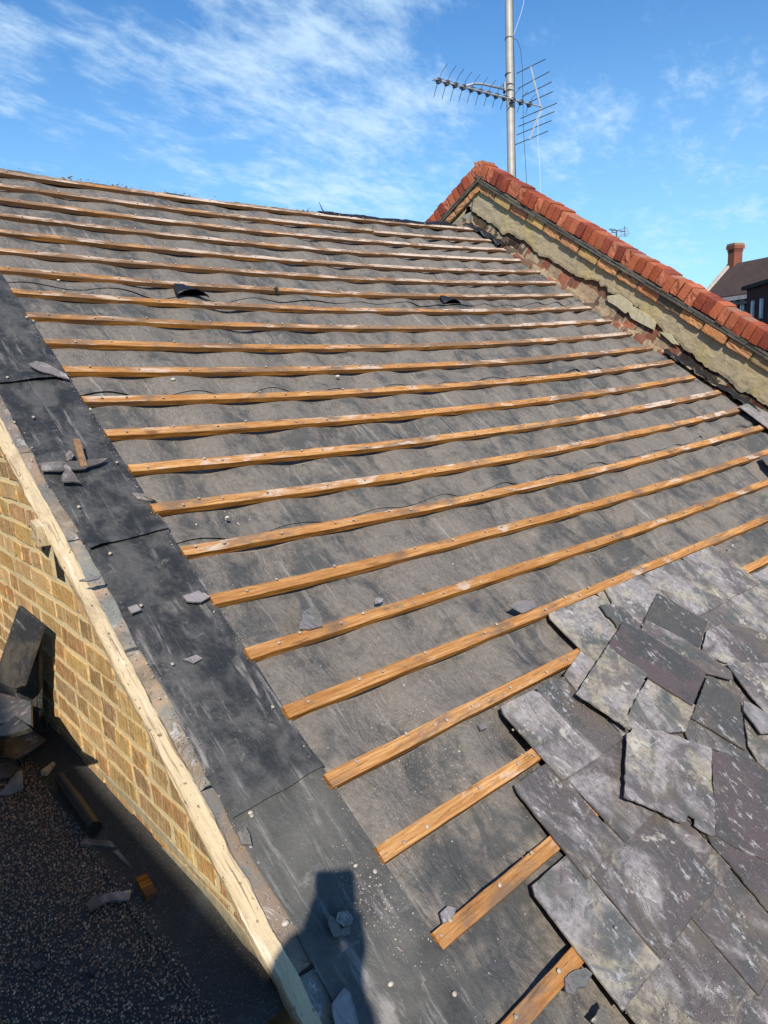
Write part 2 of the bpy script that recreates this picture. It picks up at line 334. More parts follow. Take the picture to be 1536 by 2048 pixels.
M_misc = colmat('mixed_rubble', 48, .9, .5, .9, .008)
def m_mortar(t, b):
    c = geon(t); n = t.noise(c, 75, 6, .75); n2 = t.noise(c, 7, 5, .65, .5)
    base = t.mix(n, (.74, .58, .30), (.90, .77, .47)); base = t.mix(t.ramp(n2, .5, .68, 0, .35), base, (.36, .30, .19))
    t.put(b.inputs['Base Color'], base); b.inputs['Roughness'].default_value = .95
    bump(t, b, n, .9, .006)
M_mortar = mat('yellow_sand_mortar', m_mortar)
def m_render(t, b):
    c = geon(t); n = t.noise(c, 38, 7, .75); n2 = t.noise(t.mapv(c, sc=(1, 1, .5)), 3.2, 5, .65, .6); n3 = t.noise(t.mapv(c, loc=(4, 2, 2)), 9, 6, .7, .8)
    base = t.mix(n, (.32, .255, .155), (.50, .41, .265)); base = t.mix(t.ramp(n2, .45, .62, 0, .6), base, (.46, .36, .14))
    base = t.mix(t.ramp(n3, .55, .70, 0, .5), base, (.17, .15, .10))
    t.put(b.inputs['Base Color'], base); b.inputs['Roughness'].default_value = .95
    p = bump(t, b, n3, .5, .02); bump(t, b, n, .8, .006, p)
M_render = mat('weathered_render', m_render)
def simple(name, c, rough=.6, metal=0.0, var=.25, sc=30, bmp=.2, spec=.4):
    def f(t, b):
        o = geon(t); n = t.noise(o, sc, 5, .65)
        t.put(b.inputs['Base Color'], t.mix(t.ramp(n, .3, .75, 0, 1), c, tuple(x * (1 - var) for x in c)))
        b.inputs['Roughness'].default_value = rough; b.inputs['Metallic'].default_value = metal; b.inputs['Specular IOR Level'].default_value = spec
        bump(t, b, n, bmp, .003)
    return mat(name, f)
M_nail = simple('galvanised_nail', (.52, .44, .36), .65, .15, .6, 90)
M_galv = simple('galvanised_mast', (.40, .375, .335), .62, .25, .2, 12, .1)
M_alu = simple('aerial_aluminium', (.50, .50, .51), .5, .4, .2)
M_dkmet = simple('dull_grey_rod', (.12, .12, .13), .5, .4)
M_blkp = simple('black_plastic', (.018, .019, .021), .42, 0, .3, 20, .15)
M_tile = simple('grey_creasing_tile', (.115, .105, .088), .9, 0, .5, 25, .7)
M_deadplant = simple('dried_moss', (.14, .105, .065), 1, 0, .5, 60, .6)
M_wire = simple('grey_cable', (.05, .05, .055), .6)
M_wirep = simple('pale_cable', (.62, .68, .70), .6)
M_skin = simple('skin', (.50, .30, .22), .55); M_cloth = simple('navy_cloth', (.03, .035, .05), .9); M_hair = simple('brown_hair', (.05, .03, .02), .8)
def m_asphalt(t, b):
    c = geon(t); n = t.noise(c, 120, 5, .75); n2 = t.noise(c, 5, 5, .65, .4)
    base = t.mix(n, (.022, .020, .018), (.080, .074, .064)); base = t.mix(t.ramp(n2, .5, .7, 0, .6), base, (.10, .105, .09))
    sp = t.noise(c, 260, 2, .5); base = t.mix(t.ramp(sp, .60, .70, 0, .6), base, (.24, .25, .23))
    t.put(b.inputs['Base Color'], base); b.inputs['Roughness'].default_value = .85; bump(t, b, n, .9, .006)
M_asph = mat('mineral_felt', m_asphalt)
def m_gravel(t, b):
    at = t.add('ShaderNodeAttribute', attribute_name='Col').outputs['Color']; t.put(b.inputs['Base Color'], at); b.inputs['Roughness'].default_value = .9
M_chips = mat('stone_chips', m_gravel)

# ------------------------------------------------------------------ roof underlay
def smooth(a, b, x):
    t = min(max((x - a) / (b - a), 0), 1); return t * t * (3 - 2 * t)
def billow(u, v):
    right = smooth(2.2, 3.9, u)
    ph = .35 * n1(v * .9, 5.1)
    s1 = math.sin(math.pi * (u - .1) / .40 + ph) ** 2
    s2 = math.sin(math.pi * (u + .05 * n1(u * 2, v * 2)) / .27 + ph * 2 + v * .4) ** 2
    d = -.026 * s1 * (1 - right) * (.55 + .9 * (n1(u * 1.1, v * 1.1) + .5)) - .040 * s2 * right * (.8 + .6 * n1(u * 1.7, v * 2.3, 4.0))
    cell = (-v / G) % 1.0
    d *= .50 + .65 * math.sin(math.pi * min(max(cell, 0), 1))
    d += .009 * fbm((u * 3.2 + v * 1.3, v * 4.6, 1.7)) - .003
    d = min(d, .003)
    up = smooth(0, .10, cell) * smooth(.80, .50, cell) * max(0, n1(u * (2.6 + 1.6 * right), v * 2.0, 9.0) + .25)
    return d + (.012 + .010 * right) * up
UW = -.0255
def grid(name, us, vs, fw, mats, parent=None, **k):
    verts = []; uvs = []; nu = len(us)
    for v in vs:
        for u in us:
            uu, vv, ww = fw(u, v); verts.append(R(uu, vv, ww)); uvs.append((uu, vv))
    faces = [(j * nu + i, j * nu + i + 1, (j + 1) * nu + i + 1, (j + 1) * nu + i) for j in range(len(vs) - 1) for i in range(nu - 1)]
    return pyd(name, verts, faces, mats, parent, uvs=uvs, smooth=True, **k)
lap = [0.06, -6.35 * G, -10.62 * G, -14.62 * G, -18.78 * G, -22.95 * G, -27.2 * G]
ulab = ['topmost sheet of dusty grey roofing underlay, just below the ridge',
        'second underlay sheet from the ridge, crossed by three battens below the black vents',
        'middle sheet of grey underlay, between the two long black lap lines',
        'grey underlay sheet under the long lap line that starts at the torn verge',
        'underlay sheet beside the lowest battens, running under the loose slates',
        'lowest sheet of grey underlay, at the bottom edge of the photo']
for k in range(6):
    top = lap[k] + (.12 if k else 0); bot = lap[k + 1]
    us = np.arange(-.04 if k < 7 else 0, 4.47, .0225); n = int((top - bot) / .02); vs = np.linspace(top, bot, n)
    def fw(u, v, k=k, top=top, bot=bot):
        e = smooth(bot + .10, bot, v); ht = smooth(top - .02, top, v) if k else 0
        vv = v + e * .012 * n1(u * 2.2, k * 3.0) + (e * .02 * max(0, n1(u * 5, k * 7.7)) if e > .9 else 0)
        ww = UW + billow(u, vv) + e * (.004 + .010 * max(0, n1(u * 2.6, k * 5.0 + 2)) ** 1.0) + .0015 - (top - v) * .0 + .001 * (5 - k) - .004 * ht
        return u, vv, ww
    o = grid('roofing_underlay', us, vs, fw, M_under, label=ulab[k], cat='roofing underlay', group='lapped sheets of roofing underlay')
# far slope of the roof behind the ridge
bs = MB(); P0 = R(-.3, .30, -.035)
def ridge_pt(u, s, dz=0): 
    p = R(u, .085, -.03 + dz); return p + Vector((0, s * math.cos(.5), -s * math.sin(.5)))
verts = []; faces = []; us = np.linspace(-.3, 4.45, 60); ss = [-.01, .03, .2, .8, 1.6, 2.6]
for s in ss:
    for u in us: verts.append(ridge_pt(u, s, .008 * n1(u * 3, s * 2)))
faces = [(j * 60 + i, j * 60 + i + 1, (j + 1) * 60 + i + 1, (j + 1) * 60 + i) for j in range(5) for i in range(59)]
pyd('roofing_underlay', verts, faces, M_under, uvs=[(v.x, v.y) for v in verts], smooth=True, label='dusty underlay on the far slope behind the ridge', cat='roofing underlay', group='lapped sheets of roofing underlay')

# ------------------------------------------------------------------ battens with their nails
ordn = ['topmost', 'second', 'third', 'fourth', 'fifth', 'sixth', 'seventh', 'eighth', 'ninth', 'tenth', 'eleventh', 'twelfth', 'thirteenth', 'fourteenth', 'fifteenth', 'sixteenth', 'seventeenth', 'eighteenth', 'nineteenth', 'twentieth', 'twenty-first', 'twenty-second', 'twenty-third', 'twenty-fourth', 'twenty-fifth', 'twenty-sixth']
nb = MB(); nb.tube([Vector((0, 0, -.004)), Vector((0, 0, .0045))], .0019, 6)
nb.tube([Vector((0, 0, .0045)), Vector((0, 0, .0062)), Vector((0, 0, .0070))], [.0050, .0050, .0030], 10)
nail_me = bpy.data.meshes.new('nail'); nail_me.from_pydata([tuple(v) for v in nb.v], [], nb.f); nail_me.materials.append(M_nail)
def add_nail(parent, p, tilt=.25):
    o = bpy.data.objects.new('nail', nail_me); col.objects.link(o)
    o.matrix_world = Matrix.Translation(p) @ Vector((random.gauss(0, tilt), -st + random.gauss(0, tilt), ct)).to_track_quat('Z', 'Y').to_matrix().to_4x4()
    if parent is not None:
        o.parent = parent; o.matrix_parent_inverse = Matrix.Identity(4); o.matrix_basis = Matrix.Translation(-parent.location) @ o.matrix_basis
    return o
def batten(i, u0, u1, label, off=0.0, wid=.040, nails=True, vis=4.5, rotv=0.0):
    th = .0235; n = max(4, int((u1 - u0) / .04)); ch = .0016
    prof = [(0, ch), (0, th - ch), (ch, th), (wid - ch, th), (wid, th - ch), (wid, 0), (0, 0)]   # (v, height)
    prof = [(0, 0), (0, th - ch), (ch, th), (wid - ch, th), (wid, th - ch), (wid, 0)]
    verts = []; uvs = []; faces = []; mi = []
    vb = -i * G + off
    for a in range(n + 1):
        u = u0 + (u1 - u0) * a / n
        jv = .0045 * n1(u * .9, i * 3.3) + .0022 * n1(u * 7, i * 1.3) + rotv * (u - u0); jw = .003 * n1(u * 1.3, i * 2.1 + 9) + .0012 * n1(u * 11, i * 3.1)
        for q, (pv, ph) in enumerate(prof):
            rj = .0009 * n1(u * 25, i * 4.0 + q * 1.7)
            verts.append(R(u + (.004 * n1(i, q) if a in (0, n) else 0), vb + pv + jv + rj, ph - th + jw + rj)); uvs.append((u, vb + pv + ph * 1.01))
    k = len(prof)
    for a in range(n):
        for q in range(k):
            r = (q + 1) % k; faces.append((a * k + q, a * k + k + q, a * k + k + r, a * k + r)); mi.append(0 if q in (1, 2, 3) else 1)
    faces.append(tuple(range(k))); mi.append(1); faces.append(tuple(n * k + q for q in range(k))[::-1]); mi.append(1)
    o = pyd('roof_batten', verts, faces, [M_wtop, M_wside], None, uvs=uvs, mi=mi, label=label, cat='roof batten', group='roof battens')
    if nails:
        r = random.Random(i * 17 + int(u0 * 10)); u = u0 + r.uniform(.04, .12)
        while u < min(u1 - .03, vis):
            add_nail(o, R(u, vb + .020 + r.uniform(-.012, .016), .0015 + r.uniform(-.001, .003)), .22)
            u += r.choice((.085, .20, .24, .13)) * r.uniform(.8, 1.25)
    return o
def ub(i, px):      # batten coordinate from the photo column
    lo, hi = -1.0, 6.0; 
    for _ in range(40):
        m = (lo + hi) / 2; p = R(m, -i * G, 0) - CAMLOC; x = 768 + FPX * p.dot(CR) / p.dot(CF)
        if x < px: lo = m
        else: hi = m
    return lo
split = {0: [308], 1: [745], 3: [760], 5: [760], 8: [640], 14: [1355], 2: [520]}
extra = {7: 'left end just touching the black verge strip beside the upper left edge of the photo', 10: 'its left end capped by a broken slate on the black verge strip', 12: 'its left end beside the leaning wooden splinter', 14: 'directly above the second long underlay lap line', 17: 'with a pale stone flake leaning behind its left part',
         18: 'meeting the ragged top edge of the loose slates', 21: 'running under a cream stained slate', 22: 'with a lilac slate scrap lying on it at the lower edge of the photo'}
for i in range(0, 27):
    ends = [0.0 + random.uniform(-.008, .006)] + [ub(i, x) for x in split.get(i, [])] + [W + random.uniform(-.03, .02)]
    if i in (13, 14, 15, 16): ends[-1] = W + random.uniform(0, .02)
    for s in range(len(ends) - 1):
        lab = f'{"weathered" if i < 7 else "orange"} timber batten, {ordn[min(i, 25)]} counted down from the ridge'
        if len(ends) == 3: lab += ', ' + ('left length of the two butted in that row' if s == 0 else 'right length of the two butted in that row')
        elif i in extra: lab = f'orange timber batten, {ordn[i]} from the ridge, ' + extra[i]
        words = lab.split()
        if len(words) > 16: lab = ' '.join(words[:16])
        if i >= 23 and i > 24: pass
        batten(i, ends[s] + (.004 if s else 0), ends[s + 1], lab, off=(-.022 if (i == 1 and s == 1) else (.006 if s and i % 2 else 0)), vis=(4.5 if i < 17 else {17: 3.2, 18: 2.6, 19: 1.3, 20: .9, 21: .7, 22: .6}.get(i, .0)))

# ------------------------------------------------------------------ slates
def slate(label, poly, t=.0048, m=None, seed=0, jag=.003, name='roof_slate', cat='roof slate', group=None, holes=0, curve=0.0):
    """poly: list of (u, v, w) for the underside outline"""
    r = random.Random(seed); pts = []
    n = len(poly)
    for a in range(n):
        p, q = poly[a], poly[(a + 1) % n]; L = math.hypot(p[0] - q[0], p[1] - q[1]); k = max(1, int(L / .018))
        for s in range(k):
            f = s / k; jj = jag if 0 < s else jag * .6
            pts.append((p[0] + (q[0] - p[0]) * f + r.gauss(0, jj) * .5, p[1] + (q[1] - p[1]) * f + r.gauss(0, jj) * .5, p[2] + (q[2] - p[2]) * f))
    lo = [R(*p) for p in pts]; c = sum(lo, Vector()) / len(lo)
    bm = bmesh.new()
    vs = [bm.verts.new(p - c) for p in lo]; f = bm.faces.new(vs)
    f.normal_update()
    if f.normal.dot(NRM) > 0: f.normal_flip()
    ex = bmesh.ops.extrude_face_region(bm, geom=[f]); nv = [e for e in ex['geom'] if isinstance(e, bmesh.types.BMVert)]
    for v in nv:
        v.co += NRM * t
    cen = sum((v.co for v in nv), Vector()) / len(nv)
    top = [e for e in ex['geom'] if isinstance(e, bmesh.types.BMFace)]
    ins = bmesh.ops.inset_region(bm, faces=top, thickness=.0022, depth=0.0)
    for e in nv: e.co -= NRM * .0014
    bmesh.ops.triangulate(bm, faces=[g for g in bm.faces if len(g.verts) > 4])
    bmesh.ops.recalc_face_normals(bm, faces=bm.faces[:])
    me = bpy.data.meshes.new(name); bm.to_mesh(me); bm.free()
    o = link(name, me, m or M_slate, label=label, cat=cat, group=group); o.location = c
    return o
RG = 'nailed slates still laid in courses'
rows = [('uppermost', -3.835, -4.12, [1.21, 1.57, 1.945, 2.30, 2.62]),
        ('second', -4.062, -4.345, [.662, .868, 1.035, 1.40, 1.78, 2.15, 2.52, 2.86]),
        ('third', -4.275, -4.56, [.492, .692, 1.06, 1.42, 1.80, 2.16, 2.52, 2.9, 3.25]),
        ('fourth', -4.49, -4.79, [.312, .512, .905, .995, 1.36, 1.72, 2.1, 2.46, 2.85, 3.2]),
        ('fifth', -4.70, -5.0, [.325, .712, .983, 1.36, 1.72, 2.09, 2.46, 2.83, 3.2]),
        ('sixth', -4.92, -5.21, [.315, .52, .90, 1.27, 1.65, 2.03, 2.40, 2.78, 3.15]),
        ('seventh', -5.13, -5.42, [.325, .70, 1.07, 1.45, 1.8, 2.2, 2.58, 2.95]),
        ('eighth', -5.34, -5.64, [.315, .52, .88, 1.25, 1.65, 2.03, 2.40, 2.78]),
        ('ninth', -5.55, -5.85, [.325, .70, 1.07, 1.45, 1.8, 2.2, 2.58, 2.95])]
sid = 100
for rn, hv, tv, js in rows:
    for a in range(len(js) - 1):
        sid += 1; r = random.Random(sid); g = .0025
        u0, u1 = js[a] + g, js[a + 1] - g; sl = .028; h = .0012; L = hv - tv
        skew = r.gauss(0, .004)
        cham = [(u0 + r.uniform(.003, .014), hv, h), (u1 - r.uniform(.003, .014), hv + r.gauss(0, .004), h), (u1, hv - .02, h + .02 * sl), (u1 + skew, tv + r.gauss(0, .003), h + sl * L), (u0 + skew, tv + r.gauss(0, .003), h + sl * L), (u0 - r.uniform(0, .004), hv - .02, h + .02 * sl)]
        if rn == 'fourth' and a == 0: mm = M_slate_lime
        else: mm = M_slate_lime if (rn in ('uppermost', 'second') and r.random() < .6) or r.random() < .12 else (M_slate_plain if r.random() < .15 else M_slate)
        nm = ordn[a] if a else 'leftmost'
        slate(f'grey slate nailed in the {rn} laid course, {nm} slate of that course', cham, m=mm, seed=sid, jag=.0013, group=RG)
z1 = lambda a, b: (1136 + a / 3.84, 1060 + b / 3.84)
z2 = lambda a, b: (1136 + a / 3.84, 1400 + b / 3.84)
def loose(label, pts, w=.022, t=.0048, m=None, seed=1, jag=.0017, tilt=None, **k):
    poly = []
    for j, q in enumerate(pts):
        ww = w if tilt is None else w + tilt[j]
        u_, v_ = uv(q[0], q[1], ww + t); poly.append((u_, v_, ww))
    return slate(label, poly, t=t, m=m, seed=seed, jag=jag, **k)
loose('limed slate with a ragged left side under the eighteenth batten', [z1(*p) for p in ((285, 455), (400, 410), (575, 345), (700, 480), (640, 560), (553, 742), (470, 640), (340, 570), (330, 540))], .014, m=M_slate_lime, seed=3)
loose('broken brown slate with a stepped crack beside the large purple slate', [z1(*p) for p in ((245, 575), (335, 570), (420, 590), (560, 755), (470, 735), (415, 702), (378, 750), (330, 670), (300, 655))], .020, m=M_slate, seed=4, jag=.006)
loose('green grey slate with white veins and a dark gap along its left edge', [z1(*p) for p in ((688, 480), (860, 580), (985, 650), (1070, 700), (1010, 900), (610, 700), (558, 748))], .021, m=M_slate_green, seed=5)
loose('brown slate strip with a yellow splash, above the large purple slate', [z1(*p) for p in ((600, 690), (900, 840), (1250, 1080), (1270, 1150), (1060, 1100), (850, 960), (560, 770))], .027, m=M_slate, seed=6)
loose('large smooth purple slate lying across the others', [z1(*p) for p in ((425, 702), (560, 760), (1068, 1090), (1040, 1150), (958, 1345), (640, 1150), (300, 895))], .034, m=M_slate_plain, seed=7, jag=.002)
loose('pale limed slate with two nail holes beside the large purple slate', [z1(*p) for p in ((300, 898), (615, 1110), (520, 1290), (455, 1420), (475, 1532), (65, 1255))], .042, m=M_slate_lime, seed=8, jag=.003)
loose('brown slate with white lower edge below the large purple slate', [z1(*p) for p in ((620, 1135), (800, 1220), (980, 1345), (905, 1545), (700, 1560), (480, 1530), (450, 1440), (530, 1280))], .027, m=M_slate_lime, seed=9)
loose('smooth dark green slate to the right of the purple slate', [z1(*p) for p in ((1072, 1118), (1120, 1130), (1190, 1200), (1325, 1280), (1348, 1500), (1370, 1690), (950, 1440))], .030, m=M_slate_green, seed=10, jag=.002)
loose('lilac slate with a rounded white corner at the right of the photo', [z1(*p) for p in ((1070, 772), (1180, 722), (1400, 750), (1620, 860), (1620, 1060), (1210, 1018), (1022, 940))], .024, m=M_slate, seed=11)
loose('limed slate with a pointed upper left corner at the right margin', [z1(*p) for p in ((1222, 1025), (1400, 1015), (1700, 1030), (1700, 1600), (1536, 1420), (1390, 1255))], .032, m=M_slate_lime, seed=12)
loose('cream stained slate with a long black edge, lowest of the loose slates', [z2(*p) for p in ((455, 262), (500, 212), (720, 240), (900, 300), (1108, 372), (1105, 650), (1130, 830), (1142, 1050), (1060, 1020), (975, 960), (975, 910), (925, 885), (905, 935), (880, 945), (640, 830), (432, 738))], .026, m=M_slate_lime, seed=13, jag=.004, tilt=[.012, .01, .004, 0, 0, 0, 0, 0, 0, 0, 0, 0, 0, .002, .008, .014])
loose('broad clean purple slate at the right margin below the green one', [z2(*p) for p in ((1105, 385), (1280, 430), (1460, 480), (1700, 640), (1700, 1310), (1300, 1140), (1140, 1045))], .019, m=M_slate_plain, seed=14, jag=.002)
loose('purple slate wedge with a dark lower left edge at the right margin', [z2(*p) for p in ((1072, 1042), (1140, 1050), (1700, 1320), (1700, 1820), (1276, 1302), (1110, 1110))], .0165, m=M_slate_plain, seed=15, jag=.004)
loose('narrow white slate scrap overhanging a black gap at the right margin', [z2(*p) for p in ((1350, 5), (1420, 30), (1640, 190), (1640, 262), (1485, 255), (1350, 75))], .048, m=M_slate_pale, seed=16)
loose('brown stained slate between the cream slate and the green slate', [z2(*p) for p in ((940, 120), (1340, 335), (1440, 470), (1270, 430), (1100, 370), (930, 320), (900, 250))], .020, m=M_slate, seed=17)
loose('limed slate at the lower right of the green slate', [z2(*p) for p in ((1350, 110), (1480, 262), (1700, 262), (1700, 600), (1536, 540), (1460, 475), (1385, 345))], .024, m=M_slate_lime, seed=18)
loose('small grey slate tucked under the holed slate at the nineteenth batten', [(1128, 1350), (1162, 1302), (1196, 1330), (1215, 1325), (1190, 1370), (1158, 1385)], .0095, m=M_slate_lime, seed=19)
# scraps lying about
fr = dict(name='slate_fragment', cat='slate fragment')
for lab, pts, w_, m_ in [
    ('pale rounded flake leaning behind the eighteenth batten from the ridge', [(606, 1222), (630, 1212), (640, 1226), (645, 1252), (620, 1258), (598, 1256)], .004, M_slate_pale),
    ('lilac triangular fragment behind the batten left of the loose slates', [(1018, 1212), (1040, 1201), (1064, 1198), (1073, 1214), (1046, 1226)], .006, M_slate_pale),
    ('pale fragment against the upper edge of the twenty-second batten', [(881, 1826), (897, 1812), (912, 1815), (906, 1838), (888, 1848)], .002, M_slate_pale),
    ('grey fragment across the left end of a batten at the upper left', [(56, 727), (72, 722), (92, 726), (132, 748), (138, 757), (118, 752), (78, 740)], .008, M_slate_pale),
    ('pointed slate fragment in the photographer\'s shadow at the bottom edge', [(690, 1974), (702, 1986), (716, 2040), (722, 2075), (676, 2085), (664, 2008)], .006, M_slate_pale),
    ('upper piece of broken slate inside the photographer\'s shadow', [(676, 1822), (697, 1822), (706, 1838), (707, 1848), (690, 1853), (672, 1840)], .002, M_slate_pale),
    ('lower piece of broken slate inside the photographer\'s shadow', [(659, 1828), (670, 1836), (684, 1856), (703, 1852), (704, 1868), (690, 1872), (668, 1873), (657, 1850)], .0, M_slate_pale),
    ('triangular brown slate shard standing on the verge strip below the splinter', [(130, 926), (150, 950), (160, 964), (122, 962)], .012, M_slate),
    ('long dark slate sliver lying across the verge strip under the splinter', [(80, 926), (140, 922), (215, 916), (208, 924), (170, 936), (120, 942), (84, 940)], .006, M_slate),
    ('small ragged flake beside the top of the leaning splinter', [(130, 908), (138, 899), (148, 908), (144, 918), (132, 922)], .010, M_slate),
    ('lilac flake at the end of the seventeenth batten on the verge strip', [(366, 1190), (396, 1181), (422, 1192), (404, 1203), (374, 1201)], .002, M_slate_pale),
    ('lilac flake bridging the pale verge timber and casting a shadow', [(158, 1160), (182, 1152), (203, 1150), (198, 1157), (176, 1163)], .040, M_slate_pale),
    ('lilac smudge of slate flake on the verge strip below the middle lap', [(365, 1318), (390, 1309), (405, 1316), (388, 1326)], -.004, M_slate_pale),
    ('thin flat lilac piece stuck on the lowest visible batten', [(1129, 1958), (1150, 1940), (1172, 1936), (1186, 1948), (1172, 1972), (1148, 1990), (1132, 1984)], .002, M_slate_pale),
    ('lilac flake near the bottom edge left of the laid slates', [(1182, 2040), (1196, 2018), (1208, 2012), (1228, 2050), (1215, 2075)], -.012, M_slate_pale),
    ('small lilac flake behind a batten in the middle of the roof', [(748, 1198), (756, 1194), (768, 1198), (762, 1206), (750, 1208)], -.01, M_slate_pale),
    ('slim grey slate sliver by the end of the fifteenth batten', [(262, 985), (290, 988), (318, 999), (300, 1001), (275, 996)], -.004, M_slate),
    ('grey slate piece laid over the right end of a batten at the party wall', [(1478, 812), (1500, 806), (1560, 838), (1600, 868), (1585, 884), (1536, 856)], .020, M_slate_pale),
    ('small grey slate corner at the right edge above the loose slates', [(1521, 915), (1545, 905), (1590, 935), (1560, 948), (1536, 930)], .020, M_slate),
    ('tiny flake on the grey underlay left of the twenty-first batten', [(955, 1450), (968, 1446), (975, 1455), (962, 1462)], -.012, M_slate_pale),
    ('flake on the dirty undercloak beside the lowest verge lap', [(476, 1665), (490, 1652), (500, 1668), (503, 1690), (484, 1688)], .003, M_slate_pale),
    ('flake resting on the undercloak half way down the verge', [(255, 1215), (272, 1209), (282, 1219), (262, 1226)], .002, M_slate_pale)]:
    loose(lab, pts, w_, t=.005 if w_ > -.003 else .0035, m=m_, seed=hash(lab) % 997 if False else len(lab) * 7 + int(pts[0][0]), jag=.0035, **fr)

# ------------------------------------------------------------------ verge: black membrane, undercloak, pale timber
vl = [0.10, -10.9 * G, -14.70 * G, -19.05 * G, -21.75 * G, -28 * G]
v_a = uv(40, 765, -.01)[1]; v_b = uv(300, 1072, -.01)[1]; v_c = uv(560, 1585, -.01)[1]; v_d = uv(830, 1985, -.01)[1]
vl = [.10, v_a, v_b, v_c, v_d, -6.1]
vlab = ['uppermost length of black verge membrane with soft cross wrinkles', 'black verge membrane length with the wooden splinter on it',
        'black verge membrane length with white scratches, between two lap edges', 'dusty verge membrane length crossed by the photographer\'s shadow', 'lowest dark verge membrane length at the bottom of the photo']
for k in range(5):
    top = vl[k] + (.10 if k else 0); bot = vl[k + 1]
    us = np.linspace(-.258, .008, 23); vs = np.linspace(top, bot, int((top - bot) / .016))
    def fw(u, v, k=k, top=top, bot=bot):
        e = smooth(bot + .07, bot, v); edge = smooth(-.20, -.258, u)
        skew = (.10 if k in (0, 1, 2) else .12) * (u + .13) if e > 0 else 0
        vv = v + e * (.10 * (u + .13) * (1 if k != 2 else .6) + .006 * n1(u * 11, k * 4.0))
        uu = u + edge * (.012 * n1(v * 3.5, k * 2.2, 1) + .006 * n1(v * 14, k * 1.2, 3)) + (.003 * n1(v * 9, 3.0) if u > .0 else 0)
        wr = .0045 * n1(u * 2.5, v * 15, 2.0) * (1 if k < 2 else .35) + .004 * n1(u * 13, v * 3, 5.0) * (1 if k == 2 else .3) + .002 * fbm((u * 18, v * 18, k))
        ht = smooth(top - .03, top, v) if k else 0
        return uu, vv, -.016 + wr + e * (.0085 + .010 * max(0, n1(u * 9, k * 3.0 + 1))) + .0028 * (5 - k) * .6 - .008 * ht + (.008 if 0 else 0)
    o = grid('verge_membrane', us, vs, fw, M_verge, label=vlab[k], cat='verge membrane', group='lengths of verge membrane')
    r = random.Random(k + 40); v = top - .12
    while v > bot:
        for uu in (r.uniform(-.22, -.19), r.uniform(-.05, -.01)):
            if r.random() < .45 and v > -5.0: add_nail(o, R(uu, v + r.uniform(-.05, .05), -.010 + .0017 * (5 - k)), .15)
        v -= .24
ulist = np.linspace(.05, -6.1, 15)
for k in range(14):      # undercloak slates bedded between membrane and timber
    r = random.Random(k + 5); a, bb = ulist[k] - .004, ulist[k + 1] + .004; uw_ = -.0185 if k < 8 else -.0245
    slate(f'brown undercloak slate between verge timber and membrane, {ordn[k]} down from the ridge', [(-.306, a, uw_), (-.21, a, uw_), (-.21, bb, uw_), (-.306 + r.uniform(-.004, .004), bb, uw_)], t=.006, m=M_slate_brown, seed=k + 300, jag=.003, name='undercloak_slate', cat='undercloak slate', group='undercloak slates along the verge')
vt = []; uvt = []; ft = []; vs = np.linspace(.12, -6.15, 520)
prof = [(-.333, -.036), (-.335, -.018), (-.330, -.010), (-.297, -.008), (-.293, -.012), (-.293, -.036)]
for a, v in enumerate(vs):
    for q, (pu, pw) in enumerate(prof):
        j = .0040 * n1(v * 3, q * .4) + .0030 * n1(v * 14, q * 1.7) + .0018 * n1(v * 45, q * 2.7); vt.append(R(pu + j, v, pw + j * .8)); uvt.append((pu + pw * 1.02, v))
for a in range(len(vs) - 1):
    for q in range(6):
        r = (q + 1) % 6; ft.append((a * 6 + q, a * 6 + r, a * 6 + 6 + r, a * 6 + 6 + q))
ft += [tuple(range(6)), tuple(len(vt) - 6 + q for q in range(6))]
pyd('verge_timber', vt, ft, M_pale, uvs=uvt, label='long pale weathered timber capping the brick wall along the verge', cat='verge timber')

# ------------------------------------------------------------------ stock brick gable wall
XW = -.315; ZF = -2.45
def clip(poly, fn):
    out = []
    for a in range(len(poly)):
        p, q = poly[a], poly[(a + 1) % len(poly)]; fp, fq = fn(p), fn(q)
        if fp >= 0: out.append(p)
        if (fp >= 0) != (fq >= 0):
            t = fp / (fp - fq); out.append((p[0] + (q[0] - p[0]) * t, p[1] + (q[1] - p[1]) * t))
    return out
def under_roof(p, w=-.038):      # (y, z) below the slope
    y, z = p; return w - (-y * st + z * ct)
gw = empty('gable_wall', (XW, -2, ZF), label='yellow stock brick gable wall beneath the stripped roof verge', cat='brick wall')
hA = onX(106, 1072, XW); hB = onX(124, 1122, XW); hx0, hx1 = min(hA.y, hB.y) - .005, max(hA.y, hB.y) + .02; hz0, hz1 = -1.795, -1.712
print('hole', hx0, hx1, hz0, hz1)
mb = MB(); ZB = -2.75
def wallpoly(y0, y1, z0, z1, x=XW):
    pl = clip([(y0, z0), (y1, z0), (y1, z1), (y0, z1)], under_roof)
    pl = clip(pl, lambda p: .42 - ( (p[0] - .1) * .55 + p[1])) if pl else pl
    if len(pl) > 2: mb.v.extend([Vector((x, p[0], p[1])) for p in pl]); n = len(mb.v); mb.f.append(tuple(range(n - len(pl), n))[::-1]); mb.c.append((1, 1, 1, 1)); mb.m.append(0)
wallpoly(-6.2, hx0, -9, 2); wallpoly(hx1, 4.5, -9, 2); wallpoly(hx0, hx1, -9, hz0); wallpoly(hx0, hx1, hz1, 2)
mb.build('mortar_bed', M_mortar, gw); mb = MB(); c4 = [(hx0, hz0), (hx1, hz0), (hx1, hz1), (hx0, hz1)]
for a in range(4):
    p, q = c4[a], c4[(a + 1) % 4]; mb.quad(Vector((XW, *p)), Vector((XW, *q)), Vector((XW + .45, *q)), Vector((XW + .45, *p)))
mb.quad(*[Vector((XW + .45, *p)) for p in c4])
mb.build('empty_socket', simple('socket_shade', (.025, .020, .016), .95, 0, .4, 40, .5), gw)  # near-black colour paints the shade inside the hole
